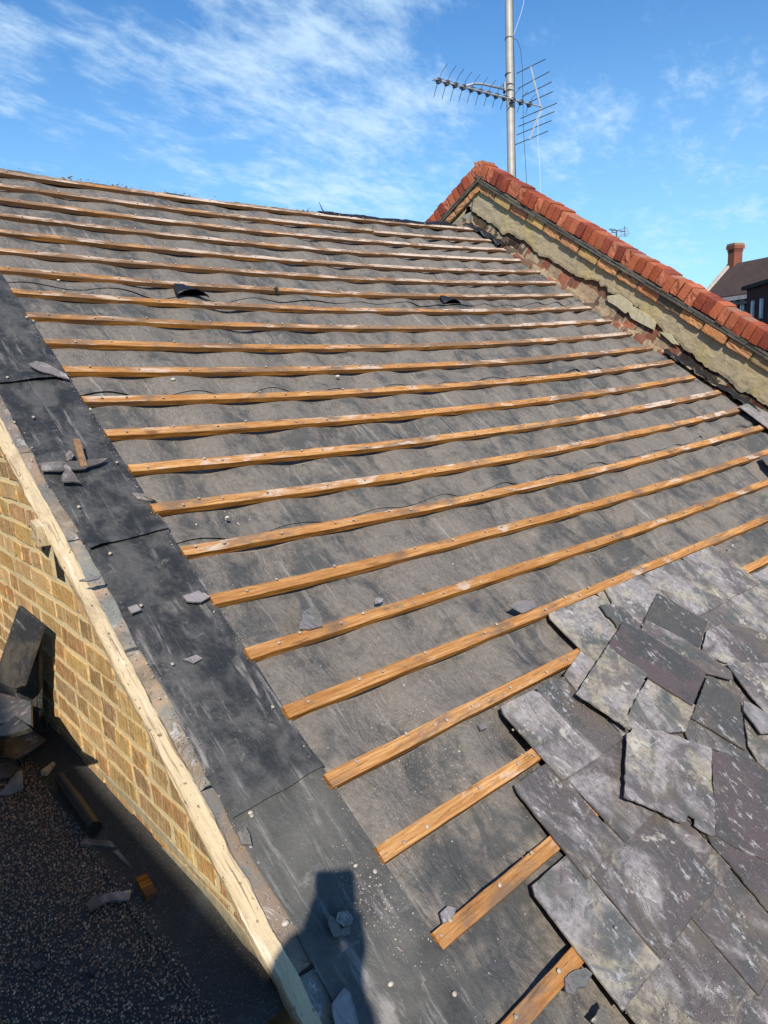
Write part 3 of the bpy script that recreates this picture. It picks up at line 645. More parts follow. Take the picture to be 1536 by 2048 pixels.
blk = onX(76, 1024, XW - .018); blk.z = min(blk.z, (-.048 + blk.y * st) / ct - .004)
mb = MB(); r = random.Random(11); z = ZF + .03; row = 0
pal = [(.62, .49, .26), (.60, .48, .25), (.62, .46, .22), (.58, .44, .22), (.56, .42, .20), (.58, .44, .22), (.55, .38, .16), (.47, .32, .125), (.40, .265, .115), (.50, .36, .16), (.36, .20, .095), (.29, .20, .11), (.25, .20, .12), (.43, .22, .095), (.40, .32, .16), (.54, .42, .20), (.33, .27, .16), (.22, .165, .11)]
while z < .55:
    y = -6.2 + r.uniform(0, .2); hgt = .0520
    while y < 2.0:
        ln = .195 if (row % 2 == 0 and r.random() < .45) else (.092 if r.random() < .72 else .195)
        c = r.choice(pal); k = r.uniform(.95, 1.3); c = tuple(q_ * .66 + w__ * .34 for q_, w__ in zip(c, (.56, .42, .20))); c = (min(.78, c[0] * k * 1.10), min(.60, c[1] * k * r.uniform(.86, .96)), c[2] * k * r.uniform(.68, .92), 1)
        y0, y1 = y, y + ln; jz = r.gauss(0, .0018)
        if not (y1 > hx0 and y0 < hx1 and z + hgt > hz0 and z < hz1):
            q = []
            for (ya, za, yb, zb) in ((y0, z, y1, z), (y1, z, y1, z + hgt), (y1, z + hgt, y0, z + hgt), (y0, z + hgt, y0, z)):
                for f in (0, .33, .66): q.append((ya + (yb - ya) * f + r.gauss(0, .0028), za + (zb - za) * f + jz + r.gauss(0, .0022)))
            q = clip(q, under_roof); q = clip(q, lambda p: .42 - ((p[0] - .1) * .55 + p[1])) if len(q) > 2 else q
            if len(q) > 2:
                dp = r.uniform(.001, .0045); mb.prism([Vector((XW + .004, a, b)) for a, b in q], Vector((-.004 - dp, 0, 0)), c)
        y += ln + r.uniform(.015, .024)
    z += hgt + .0172; row += 1
mb.build('brickwork', M_stock, gw)
mb = MB()      # cement patches smeared over the lowest courses
rr = random.Random(5)
def blobpoly(x, cy, cz, ry, rz, seed, n=26, a=0.0):
    out = []
    for k in range(n):
        th = 2 * math.pi * k / n; f = 1 + .35 * n1(math.cos(th) * 1.5 + seed, math.sin(th) * 1.5) + .12 * n1(math.cos(th) * 5 + seed, math.sin(th) * 5)
        dy, dz = math.cos(th) * ry * f, math.sin(th) * rz * f; out.append(Vector((x, cy + dy * math.cos(a) - dz * math.sin(a), cz + dy * math.sin(a) + dz * math.cos(a))))
    return out
for x, y, ry, rz in ((425, 1800, .26, .026), (300, 1640, .30, .012)):
    p = onX(x, y, XW); pl = [q for q in blobpoly(XW - .002, p.y, p.z, ry, rz, x * .1)]
    pl2 = clip([(q.y, q.z) for q in pl], under_roof)
    if len(pl2) > 2: mb.prism([Vector((XW - .002, a, b)) for a, b in pl2], Vector((-.0045, 0, 0)))
mb.build('cement_smear', simple('cement_smear', (.50, .42, .26), .95, 0, .35, 40, .8), gw)
mb = MB(); mb.box(Vector((XW - .012, blk.y, blk.z)), Vector((.026, 0, 0)), Vector((0, .030, .006)), Vector((0, -.008, .034)))
pb = mb.build('purlin_end', M_pale, gw, bevel=.003)

# ------------------------------------------------------------------ flat roof at the foot of the gable wall
pyd('flat_roof', [(-2.62, -7.5, ZF), (-.385, -7.5, ZF), (-.385, 2.5, ZF), (-2.62, 2.5, ZF), (-2.62, -7.5, ZF - .3), (-.385, -7.5, ZF - .3)], [(0, 1, 2, 3), (0, 4, 5, 1)], M_asph, kind='structure')
vt = []; ys = np.linspace(-3.63, 2.5, 260)
for y in ys:
    for k, (x, z) in enumerate(((-.45, ZF + .003), (-.41, ZF + .006), (-.385, ZF + .018), (-.355, ZF + .036), (-.330, ZF + .050), (-.316, ZF + .054))):
        j = .005 * n1(y * 3, k * .8) + .003 * n1(y * 14, k * 1.9); vt.append((x + (j if k < 5 else 0), y, ZF + (z + j * .8 - ZF) * (.25 + .75 * smooth(-3.62, -3.25, y))))
pyd('felt_upstand', vt, [(a * 6 + q, a * 6 + q + 1, a * 6 + 7 + q, a * 6 + 6 + q) for a in range(259) for q in range(5)], M_asph, smooth=True, label='dark mineral felt upstand along the foot of the brick wall', cat='felt upstand')
N = 62000; pc = []
X = rs.uniform(-1.35, -.40, N); Y = rs.uniform(-4.25, -1.0, N)
edge = -.425 + .03 * np.array([n1(y * 3, 8.0) for y in Y]); keep = (X < edge) | (rs.rand(N) < .03); X, Y = X[keep], Y[keep]; N = len(X)
base = np.array([[1, 0, 0], [-1, 0, 0], [0, 1, 0], [0, -1, 0], [0, 0, 1], [0, 0, -1]], float); bf = np.array([[0, 2, 4], [2, 1, 4], [1, 3, 4], [3, 0, 4], [2, 0, 5], [1, 2, 5], [3, 1, 5], [0, 3, 5]])
S = rs.uniform(.0014, .0034, (N, 1, 1)) * rs.uniform(.6, 1.2, (N, 1, 3)); A = rs.normal(size=(N, 3, 3)); Q, _ = np.linalg.qr(A)
V = np.einsum('nij,njk->nik', (base[None] + rs.normal(0, .18, (N, 6, 3))) * S, Q); V[:, :, 0] += X[:, None]; V[:, :, 1] += Y[:, None]; V[:, :, 2] += ZF + .002 + rs.uniform(0, .006, (N, 1))
F = (bf[None] + 6 * np.arange(N)[:, None, None]).reshape(-1, 3)
me = bpy.data.meshes.new('gravel'); me.from_pydata(V.reshape(-1, 3).tolist(), [], F.tolist())
ca = me.color_attributes.new(name='Col', type='FLOAT_COLOR', domain='POINT')
cc = rs.choice(4, N, p=[.45, .3, .15, .1]); pc = np.array([(.42, .28, .175), (.30, .20, .13), (.55, .40, .28), (.36, .17, .09)])[cc] * rs.uniform(.7, 1.3, (N, 1))
arr = np.ones((N, 6, 4)); arr[:, :, :3] = pc[:, None, :]; ca.data.foreach_set('color', arr.ravel().astype(np.float32)); me.update()
link('gravel', me, M_chips, kind='stuff')

# dust and chips of slate scattered over the roof
N = 8000; U = []; Vv = []
zones = [(.95, -4.15, .30, .10), (.55, -3.95, .25, .12), (.30, -3.05, .15, .05), (1.2, -3.35, .3, .12), (1.6, -3.7, .4, .14), (-.07, -4.30, .03, .08), (-.265, -3.6, .012, 1.2), (-.265, -2.4, .012, .9), (.45, -4.95, .12, .08), (2.0, -2.9, .5, .3), (.0, -4.0, .012, 1.2), (.0, -2.8, .012, 1.2), (2.2, -2.1, .6, .15), (3.4, -2.2, .3, .3), (.35, -4.1, .2, .25), (1.0, -4.7, .5, .25)]
for k in range(N):
    if k % 5 < 4:
        z = zones[rs.randint(len(zones))]; U.append(rs.normal(z[0], z[2])); Vv.append(rs.normal(z[1], z[3]))
    else: U.append(rs.uniform(-.28, 3.2)); Vv.append(-5.2 + 4.9 * rs.rand() ** 1.3)
verts = []; faces = []; cols = []
cpal = [(.42, .38, .36), (.34, .27, .28), (.50, .46, .40), (.22, .18, .15), (.36, .30, .34)]
for u, v in zip(U, Vv):
    if -.24 < u < -.02 and rs.rand() < .8 and not (-4.5 < v < -4.15): continue
    if not (-.29 < u < 4.35 and -5.3 < v < 0): continue
    row = (-v / G) % 1; onb = row > .80 and u > 0
    und = u > .01
    ww = (.001 if onb else (UW + billow(u, v) + .004)) if und else (-.008 + .0)
    left = min([js[0] for (_, hv, tv, js) in rows if tv - .01 < v < hv] or [9])
    if u > left: ww = .0150
    s = abs(rs.normal(0, .0010)) + .0005
    if rs.rand() < .015: s *= 2.6
    c = R(u, v, ww + s * .3); a = rs.uniform(0, 6.28); n = len(verts); k = 4
    for j in range(k):
        th = a + j * 6.283 / k + rs.uniform(-.4, .4); rr_ = s * rs.uniform(.6, 1.3); verts.append(c + Vector((math.cos(th), math.sin(th) * ct, math.sin(th) * st)) * rr_ + NRM * rs.uniform(0, s * .5))
    verts.append(c + NRM * s * .9)
    for j in range(k): faces.append((n + j, n + (j + 1) % k, n + k)); 
    cl = cpal[rs.randint(5)]; cols += [(*[x * rs.uniform(.8, 1.1) for x in cl], 1)] * k
pyd('slate_chips', verts, faces, M_chips, cols=cols, kind='stuff')

# ------------------------------------------------------------------ party wall parapet with red brick coping
def RW(u, v, w): return Vector((u, v * ct - w * st, v * st + w * ct))
pw = empty('parapet_wall', (4.62, -2, -2), label='rendered party wall parapet topped by red bricks on edge, rising above the roof', cat='parapet wall')
LA = math.radians(28.3); APY, APZ = .10, .645
def LWp(x, s, h):      # far slope of the parapet: s down the slope from the apex line, h below the coping top
    return Vector((x, APY + s * math.cos(LA) - h * math.sin(LA), APZ - s * math.sin(LA) - h * math.cos(LA)))
def vapex(w): return (APY + w * st) / ct
# core masonry
mb = MB(); core = [(p.y, p.z) for p in (RW(0, -6.3, .30), RW(0, vapex(.30), .30), LWp(0, .08, .18), LWp(0, 4.6, .18))]
mb.prism([Vector((4.628, y, z)) for y, z in core] + [Vector((4.628, 4.2, -9)), Vector((4.628, -5.2, -9))], Vector((.19, 0, 0)), (.22, .12, .07, 1))
mb.build('masonry_core', M_misc, pw)
# render coat with a ragged lower edge
low = [(.263, .063), (.16, .050), (.02, .060), (-.126, .043), (-.25, .075), (-.412, .081), (-.52, .06), (-.635, .052), (-.72, .085), (-.843, .085), (-.97, .07), (-1.095, .084), (-1.3, .125), (-1.42, .115), (-1.536, .138), (-1.72, .128), (-1.80, .10), (-1.95, .10), (-2.055, .076), (-2.25, .062), (-2.424, .040), (-2.62, .045), (-2.8, .02), (-3.017, .045), (-3.6, .03), (-6.2, .03)]
def lowf(v):
    for (a, wa), (b, wb) in zip(low, low[1:]):
        if b <= v <= a: return wa + (wb - wa) * (a - v) / (a - b)
    return low[0][1] if v > low[0][0] else low[-1][1]
vt = []; ft = []; vv = np.arange(.40, -6.2, -.014); K = 9
for a, v in enumerate(vv):
    l = lowf(v) + .014 * n1(v * 14, 1.0) + .009 * n1(v * 37, 2.0) + .012 * (1 if n1(v * 9, 4.4) > .1 else 0)
    for k in range(K):
        f = k / (K - 1); w_ = l + (.262 - l) * f; x = 4.600 + .005 * fbm((v * 9, w_ * 14, 1.0)) + (.004 if k == 0 else 0)
        vt.append(RW(x, v, w_))
    vt.append(RW(4.63, v, l))
K1 = K + 1
for a in range(len(vv) - 1):
    for k in range(K - 1): ft.append((a * K1 + k, a * K1 + K1 + k, a * K1 + K1 + k + 1, a * K1 + k + 1))
    ft.append((a * K1 + K, a * K1 + K1 + K, a * K1 + K1, a * K1))
pyd('render_coat', vt, ft, M_render, pw, smooth=False)
pl = [RW(4.603, .40, .262), RW(4.603, .40, -.02), LWp(4.603, .2, .75), LWp(4.603, 4.5, .75), LWp(4.603, 4.5, .235), LWp(4.603, -.02, .235)]
mb = MB(); mb.prism(pl, Vector((.024, 0, 0))); mb.build('render_coat', M_render, pw)
# loose pale render flakes between the coat and the slot
for j, pts in enumerate(([(1214, 592), (1238, 588), (1262, 606), (1267, 617), (1250, 627), (1232, 612), (1216, 603)], [(1256, 622), (1268, 613), (1300, 634), (1312, 646), (1308, 660), (1280, 646), (1262, 636)], [(1318, 663), (1340, 668), (1358, 690), (1345, 687)])):
    mb = MB(); mb.prism([onX(x, y, 4.595 - .002 * (j % 2)) for x, y in pts], Vector((.007, 0, 0))); mb.build('render_flake', simple('pale_render_flake%d' % j, (.56, .50, .33), .95, 0, .3, 40, .6), pw)
def rough_brick(mb, o, ax, ay, az, color, amp=.0012, n=5, spall=0, front=None, seed=0.0):
    """subdivided block with worn arrises; spall pushes the front (−ax) face in"""
    idx = {}; pts = []
    def P(i, j, k):
        key = (i, j, k)
        if key not in idx:
            a, b, c = [2 * q / n - 1 for q in key]
            rnd = lambda q, o1, o2: q * (1 - .014 * (abs(o1) > .99) * (abs(q) > .99) - .014 * (abs(o2) > .99) * (abs(q) > .99))
            p = o + ax * rnd(a, b, c) + ay * rnd(b, a, c) + az * rnd(c, a, b)
            q = p * 60; d = Vector((n1(q.x, q.y, q.z + seed), n1(q.y, q.z, q.x + seed), n1(q.z, q.x, q.y + seed))) * amp * (1 if spall else .6)
            if spall and a < -.4: d = d * 2.0 + ax.normalized() * spall * max(0, (.55 + .9 * n1(b * 1.3 + seed, c * 1.3))) * (1 if a < -.9 else .5)
            idx[key] = len(mb.v); mb.v.append(p + d)
        return idx[key]
    for i in range(n):
        for j in range(n):
            for (q, flip) in (((lambda a, b: (0, a, b)), 0), ((lambda a, b: (n, a, b)), 1), ((lambda a, b: (a, 0, b)), 1), ((lambda a, b: (a, n, b)), 0), ((lambda a, b: (a, b, 0)), 0), ((lambda a, b: (a, b, n)), 1)):
                f = [P(*q(i, j)), P(*q(i + 1, j)), P(*q(i + 1, j + 1)), P(*q(i, j + 1))]
                if flip: f = f[::-1]
                fc = color
                if spall and q(0, 0)[0] == 0 and q(1, 1)[0] == 0: fc = (color[0] * .5 + .29, color[1] * .5 + .105, color[2] * .5 + .055, 1)
                mb.f.append(tuple(f)); mb.c.append(fc); mb.m.append(0)
X_, = (Vector((1, 0, 0)),)
r = random.Random(21); mb = MB(); cor = MB()
rp = [(.40, .100, .045), (.33, .075, .038), (.46, .14, .068), (.25, .058, .036), (.42, .12, .055)]
v = vapex(.48) - .045; k = 0
while v > -6.1:
    c = r.choice(rp); q = r.uniform(.82, 1.15); c = (c[0] * q, c[1] * q, c[2] * q, 1)
    sp = r.choice((0, 0, 0, .010, .016, 0, .0)) ; hw = .0335 + r.gauss(0, .001)
    o = RW(4.66 + r.gauss(0, .006) + .006 * n1(v * 1.3, 3.1), v, .421 + r.gauss(0, .0045) + .008 * n1(math.floor(v * 3.1) * 1.7, 2.2)); tz = r.gauss(0, .035)
    d2 = (UPS + NRM * tz).normalized(); n2 = (NRM - UPS * tz).normalized()
    rough_brick(mb, o, X_ * .108, d2 * hw, n2 * (.0575 + r.gauss(0, .001)), c, spall=sp, seed=k * 3.7)
    v -= .0735 + r.gauss(0, .001); k += 1
s = .085
while s < 3.0:
    c = r.choice(rp); q = r.uniform(.8, 1.1); c = (c[0] * q, c[1] * q, c[2] * q, 1)
    dl = Vector((0, math.cos(LA), -math.sin(LA))); nl = Vector((0, math.sin(LA), math.cos(LA)))
    rough_brick(mb, LWp(4.66 + r.gauss(0, .004), s, .064 + r.gauss(0, .004)), X_ * .108, dl * .033, nl * .058, c, spall=r.choice((0, 0, .012)), seed=s * 31)
    s += .0735
rough_brick(mb, Vector((4.655, APY + .015, APZ - .065)), X_ * .105, Vector((0, .045, .0)), Vector((0, 0, .062)), (.30, .17, .10, 1), spall=.02, amp=.006, seed=99)
mb.build('brick_coping', M_red, pw)
cor.prism([RW(4.574, vapex(.472) - .02, .472), RW(4.574, -6.1, .472), RW(4.574, -6.1, .365), RW(4.574, vapex(.365), .365)], Vector((.175, 0, 0)), (.36, .17, .11, 1))
cor.prism([LWp(4.574, .03, .012), LWp(4.574, 3.0, .012), LWp(4.574, 3.0, .118), LWp(4.574, .03, .118)], Vector((.175, 0, 0)), (.36, .17, .11, 1))
cor.build('coping_mortar', M_misc, pw)
mb = MB()      # two courses of creasing tile
for lv, (wa, wb) in enumerate(((.318, .334), (.338, .355))):
    v = vapex(.33) + .01 + lv * .06
    while v > -6.1:
        L = .158; j = r.gauss(0, .003); g_ = r.uniform(.8, 1.2)
        mb.box(RW(4.655 + j, v - L / 2, (wa + wb) / 2 + r.gauss(0, .0012)), X_ * (.104 - .005 * lv), UPS * (L / 2 - .002), NRM * (.0075), (.125 * g_, .115 * g_, .095 * g_, 1)); v -= L
    s = .02
    while s < 3.0:
        dl = Vector((0, math.cos(LA), -math.sin(LA))); nl = Vector((0, math.sin(LA), math.cos(LA)))
        mb.box(LWp(4.655 + r.gauss(0, .003), s + .08, .131 + .02 * (1 - lv)), X_ * .102, dl * .077, nl * .0075, (.13, .12, .09, 1)); s += .158
mb.build('creasing_tiles', colmat('creasing', 30, .95, .6, .9, .006), pw)
mb = MB()      # projecting course of yellow bricks
yp = [(.56, .35, .13), (.50, .32, .125), (.44, .30, .14), (.58, .37, .14), (.56, .25, .10), (.36, .25, .13)]
v = vapex(.28) - .10; k = 0
while v > -6.1:
    c = r.choice(yp if k > 1 else yp[:3]); q = r.uniform(.85, 1.1); L = .214
    rough_brick(mb, RW(4.66 + r.gauss(0, .003), v, .281 + r.gauss(0, .002)), X_ * .092, UPS * (L / 2 - .005), NRM * .0315, (c[0] * q, c[1] * q, c[2] * q, 1), amp=.0028, n=7, spall=r.choice((0, .004, .002)), seed=k * 2.3); v -= L + .004; k += 1
s = .06
while s < 3.0:
    c = r.choice(yp[:4]); dl = Vector((0, math.cos(LA), -math.sin(LA))); nl = Vector((0, math.sin(LA), math.cos(LA)))
    rough_brick(mb, LWp(4.66, s + .1, .187), X_ * .092, dl * .102, nl * .033, (*c, 1), amp=.004, n=6, spall=.006, seed=s * 3); s += .218
mb.build('yellow_brick_course', M_ylw, pw)
mb = MB(); mb.prism([RW(4.577, vapex(.315), .315), RW(4.577, -6.1, .315), RW(4.577, -6.1, .256), RW(4.577, vapex(.256), .256)], Vector((.10, 0, 0)), (.17, .145, .095, 1)); mb.build('course_mortar', M_misc, pw)
# broken brick ledge along the foot of the parapet
vt = []; ft = []; cs = []; us = np.linspace(4.415, 4.635, 23); vv = np.arange(.30, -6.15, -.0115)
brk = [(.21, .085, .055), (.17, .105, .075), (.30, .115, .07), (.12, .085, .065), (.30, .22, .14), (.19, .12, .085)]
for v in vv:
    for u in us:
        ce = n1(math.floor(v / .112) * 3.7, 1.5); f = (u - 4.43) / .2; side = smooth(4.43, 4.462 + .014 * n1(v * 5, 2.0), u)
        rub = smooth(.06, .26, n1(v * 1.7, 7.7)) * smooth(.3, -.3, v)
        w_ = -.13 * (1 - side) * (1 - .65 * rub) - .012 + .03 * ce + .020 * fbm((v * 16, u * 22, 4.0)) - .040 * smooth(4.55, 4.58, u) * (1 - smooth(4.60, 4.625, u)) * (1 + n1(v * 4, 6.6))
        if (v % .112) < .012: w_ -= .012
        w_ += .07 * smooth(4.59, 4.635, u)
        p = RW(u, v, w_); p = p + NRM * (sag(min(u, W), v)); vt.append(p)
nu = len(us)
for a in range(len(vv) - 1):
    for q in range(nu - 1):
        ft.append((a * nu + q, a * nu + nu + q, a * nu + nu + q + 1, a * nu + q + 1)); v = vv[a]; u = us[q]
        rr = random.Random(int(math.floor(v / .112)) * 7 + 3); c = rr.choice(brk); mm = n1(v * 9, u * 14, 3.0)
        dk = smooth(.05, -.35, v) * smooth(-2.1, -2.5, v) if False else 0
        if (v % .112) < .016 or mm > .22: c = (.33, .26, .17)
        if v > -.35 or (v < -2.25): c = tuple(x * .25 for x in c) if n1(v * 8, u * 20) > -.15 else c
        cs.append((*c, 1))
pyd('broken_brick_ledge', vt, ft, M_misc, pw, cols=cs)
# cement fillet at the ridge end and the crack cable
mb = MB(); mb.prism([onX(x, y, 4.592) for x, y in ((905, 447), (922, 434), (940, 424), (944, 440), (942, 452), (920, 452))], Vector((.02, 0, 0))); mb.build('cement_fillet', simple('grey_cement', (.36, .33, .27), .95, 0, .4, 30, .8), pw)
mb = MB(); mb.tube([onX(x, y, 4.538 if y < 380 else 4.59) for x, y in ((952, 352), (950, 362), (948, 380), (946, 400), (943, 420), (942, 440), (943, 452))], .0045, 6)
mb.build('hanging_cable', M_wire, label='thin dark cable hanging down the parapet from its apex', cat='cable')
# crumpled black felt scraps in the abutment
def crumple(lab, path, wid, seed, m=M_blkp, name='felt_scrap', w0=.01):
    vt = []; ft = []; uvs = []; n = len(path); K = 9; sub = 10; rows_ = []
    for a in range(n - 1):
        for s_ in range(sub): rows_.append(tuple(path[a][i] + (path[a + 1][i] - path[a][i]) * s_ / sub for i in range(len(path[0]))))
    rows_.append(path[-1])
    for a, (u, v) in enumerate(rows_):
        for k in range(K):
            f = k / (K - 1) - .5; uu = u + f * wid * (1 + .3 * n1(a * .3, seed)); vv_ = v + .02 * n1(k * .5, a * .2, seed)
            vt.append(R(uu, vv_, w0 + .030 * fbm((uu * 20, vv_ * 16, seed)) + .012 * math.cos(f * 3.1))); uvs.append((uu, vv_))
    for a in range(len(rows_) - 1):
        for k in range(K - 1): ft.append((a * K + k, a * K + K + k, a * K + K + k + 1, a * K + k + 1))
    o = pyd(name, vt, ft, m, uvs=uvs, smooth=True, label=lab, cat='felt scrap'); md = o.modifiers.new('thick', 'SOLIDIFY'); md.thickness = .003; return o
crumple('crumpled black felt scrap in the corner below the parapet apex', [(4.36, .10), (4.40, .02), (4.43, -.12), (4.45, -.30)], .11, 1.0, w0=.005)
crumple('crumpled black felt strip beside the lowest part of the parapet', [(4.46, -2.20), (4.47, -2.45), (4.475, -2.75), (4.48, -3.05)], .085, 5.0, w0=.012)
# black membrane roll along the ridge, with loose tail
path = [uv(x, y, .0) for x, y in ((646, 428), (700, 437), (760, 444), (830, 449), (905, 450))]
vt = []; ft = []; K = 8; rr_ = []
for a in range(len(path) - 1):
    for s_ in range(8): rr_.append((path[a][0] + (path[a + 1][0] - path[a][0]) * s_ / 8, path[a][1] + (path[a + 1][1] - path[a][1]) * s_ / 8))
rr_.append(path[-1])
for a, (u, v) in enumerate(rr_):
    for k in range(K):
        f = k / (K - 1); vt.append(R(u, max(v, .03) - .01 + f * .10, -.005 + .030 * math.sin(f * 3.1) * (1 + .5 * n1(u * 4, 1.0)) + .008 * fbm((u * 14, f * 3, 2)) - .03 * f))
for a in range(len(rr_) - 1):
    for k in range(K - 1): ft.append((a * K + k, a * K + K + k, a * K + K + k + 1, a * K + k + 1))
o = pyd('ridge_membrane', vt, ft, M_blkp, uvs=[(v.x, v.y) for v in vt], smooth=True, label='thin black membrane strip curled along the ridge next to the parapet', cat='membrane strip'); md = o.modifiers.new('thick', 'SOLIDIFY'); md.thickness = .004
mb = MB(); a_ = R(*uv(648, 428, .0), .01); mb.tube([a_, a_ + Vector((-.02, 0, .025)), a_ + Vector((-.045, 0, .075))], [.006, .004, .002], 6); mb.build('membrane_tail', M_blkp, o)
us = np.arange(-.31, 3.05, .012); vv = np.linspace(.038, .13, 7); vt = []; ft = []; cs = []
for v in vv:
    for u in us:
        hgt = .0 + .010 * n1(u * 2.3, 3.3) + .006 * n1(u * 9, v * 30, 2.0) + .004 * n1(u * 30, v * 30, 5.0)
        vt.append(R(u, v, -.006 + hgt - 1.6 * (v - .06) ** 2 * 6))
nu = len(us)
for a in range(len(vv) - 1):
    for q in range(nu - 1):
        ft.append((a * nu + q, a * nu + q + 1, a * nu + nu + q + 1, a * nu + nu + q)); k_ = .7 + .8 * n1(us[q] * 6, vv[a] * 40)
        cs.append((.36 * k_, .31 * k_, .26 * k_, 1) if n1(us[q] * 3.1, 8.8) > -.18 else (.16 * k_, .14 * k_, .11 * k_, 1))
pyd('ridge_bedding', vt, ft, M_misc, cols=cs, smooth=True, label='rough grey strip of old ridge tile bedding along the top of the roof', cat='mortar bedding')
# mortar crumbs and dry moss along the ridge
mb = MB(); r = random.Random(3)
for k in range(120):
    u = r.uniform(-.3, 3.0) if k % 3 else r.choice((.9, 1.45, 1.0, -.1, 2.3)) + r.gauss(0, .10); s_ = abs(r.gauss(0, .004)) + .002
    o_ = R(u, .055 + r.uniform(-.015, .04), .004 + s_ * .2)
    pts = [o_ + Vector((math.cos(t), math.sin(t), 0)) * s_ * r.uniform(.6, 1.5) for t in (0, 1.4, 2.9, 4.4)]; top = o_ + Vector((r.gauss(0, s_ * .4), 0, s_ * r.uniform(.5, 1.2)))
    c = r.choice([(.30, .27, .21, 1), (.20, .16, .10, 1), (.38, .35, .29, 1), (.13, .12, .07, 1)])
    for j in range(4):
        n = len(mb.v); mb.v += [pts[j], pts[(j + 1) % 4], top]; mb.f.append((n, n + 1, n + 2)); mb.c.append(c); mb.m.append(0)
pyd('ridge_rubble', mb.v, mb.f, M_chips, cols=mb.c, kind='stuff')
def pebble(lab, x, y, w_, s_, c=(.62, .55, .45), name='mortar_lump', cat='mortar lump'):
    u, v = uv(x, y, w_ + s_ * .5); bm = bmesh.new(); s_ *= .72; bmesh.ops.create_icosphere(bm, subdivisions=2, radius=s_)
    for q in bm.verts: q.co = Vector((q.co.x * 1.3, q.co.y, q.co.z * .7)) * (1 + .35 * n1(*(q.co * 60 + Vector((x, y, 0)))))
    me = bpy.data.meshes.new(name); bm.to_mesh(me); bm.free(); o = link(name, me, simple(name + str(int(x)), c, .95, 0, .3, 80, .5), label=lab, cat=cat); o.location = R(u, v, w_ + s_ * .5)
for lab, x, y, w_, s_ in (('cream mortar lump below the eleventh batten near its left part', 346, 758, -.02, .013), ('cream lump beside the left end of the ninth batten', 64, 642, -.02, .012), ('cream lump under the seventh batten near the upper left edge', 117, 560, -.02, .009),
                          ('white mortar crumb on the fourth lap line at mid roof', 676, 752, -.02, .014), ('pale mortar crumb on the underlay under the fourteenth batten', 455, 1034, -.02, .009), ('round white crumb on the verge strip above the shadow', 711, 1731, -.008, .006),
                          ('round white crumb on the undercloak near the lowest verge lap', 501, 1625, -.012, .007), ('white crumb on the undercloak near the bottom of the verge', 570, 1846, -.008, .009), ('pale crumb on the bare felt left of the second laid course', 1028, 1458, -.02, .008), ('white crumb on the verge strip near the bottom edge', 782, 1968, -.008, .007)):
    pebble(lab, x, y, w_, s_)
# tuft of dead moss on the seventh batten
mb = MB(); u, v = uv(551, 578, .005); c0 = R(u, v, 0); r = random.Random(8)
for k in range(90):
    d = Vector((r.gauss(0, 1), r.gauss(0, 1) - .5, r.gauss(0, .8) + .3)).normalized(); L = r.uniform(.012, .032); mb.tube([c0 + d * .004, c0 + d * L * .6 + Vector((0, 0, r.gauss(0, .003))), c0 + d * L], [.0016, .0012, .0005], 4)
mb.build('moss_tuft', M_deadplant, label='dry brown tuft of moss clinging to the seventh batten', cat='moss tuft')
# wooden splinter leaning on the verge strip
p0 = R(*uv(168, 937, .0), .0); p1 = R(*uv(152, 880, .04), .035)
mb = MB(); d = (p1 - p0); ax = d / 2; sx = d.cross(NRM).normalized() * .011; sy = sx.cross(d).normalized() * .006
mb.box(p0 + ax + NRM * .006, ax, sx, sy); mb.build('wood_splinter', [simple('old_brown_wood', (.30, .17, .09), .85, 0, .5, 60, .6)], label='short brown wooden splinter lying on shards on the verge strip', cat='wood splinter', bevel=.001)
mb = MB(); a_, b_ = R(*uv(288, 987, .012), .004), R(*uv(322, 1000, .012), .006); mb.box((a_ + b_) / 2, (b_ - a_) / 2, Vector((0, .003, 0)), NRM * .002); mb.build('wood_splinter', M_pale, label='slim pale splinter beside the left end of the fifteenth batten', cat='wood splinter')

# ------------------------------------------------------------------ hooded vents in the underlay
def vent(lab, x, y, sc=1.0, flip=1, notch=False):
    u, v = uv(x, y, -.01); root = empty('underlay_vent', R(u, v, -.02), label=lab, cat='underlay vent', group='black vents pushed through the underlay')
    K = 12; vt = []; ft = []
    L, Wd, H = .115 * sc, .115 * sc, .050 * sc
    for a in range(K + 1):
        f = a / K
        for b_ in range(K + 1):
            g = b_ / K * 2 - 1; wd = Wd * (.28 + .72 * f); hh = H * (f ** .8) * math.cos(g * math.pi / 2 * .98) ** .8 if abs(g) < 1 else 0
            vt.append(R(u + g * wd + flip * .05 * f * f * sc, v + .055 - L * f, .004 - .02 * f + hh))
    n = K + 1
    for a in range(K):
        for b_ in range(K): ft.append((a * n + b_, a * n + n + b_, a * n + n + b_ + 1, a * n + b_ + 1))
    o = pyd('hood', vt, ft, M_blkp, root, smooth=True); md = o.modifiers.new('thick', 'SOLIDIFY'); md.thickness = .003
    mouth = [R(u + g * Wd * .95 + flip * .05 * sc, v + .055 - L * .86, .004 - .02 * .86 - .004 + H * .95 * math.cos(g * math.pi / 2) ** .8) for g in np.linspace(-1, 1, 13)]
    mb = MB(); mb.prism(mouth, UPS * .004); mb.build('mouth', simple('vent_mouth_shade' + lab[:3], (.004, .004, .004), 1, 0, 0, 5, 0, 0), root)  # black plate stands in for the shade inside the hood opening
vent('black hooded vent on the left, under the seventh batten', 366, 582, .84, 1)
vent('black hooded vent on the right, towards the parapet', 893, 602, .74, 1)

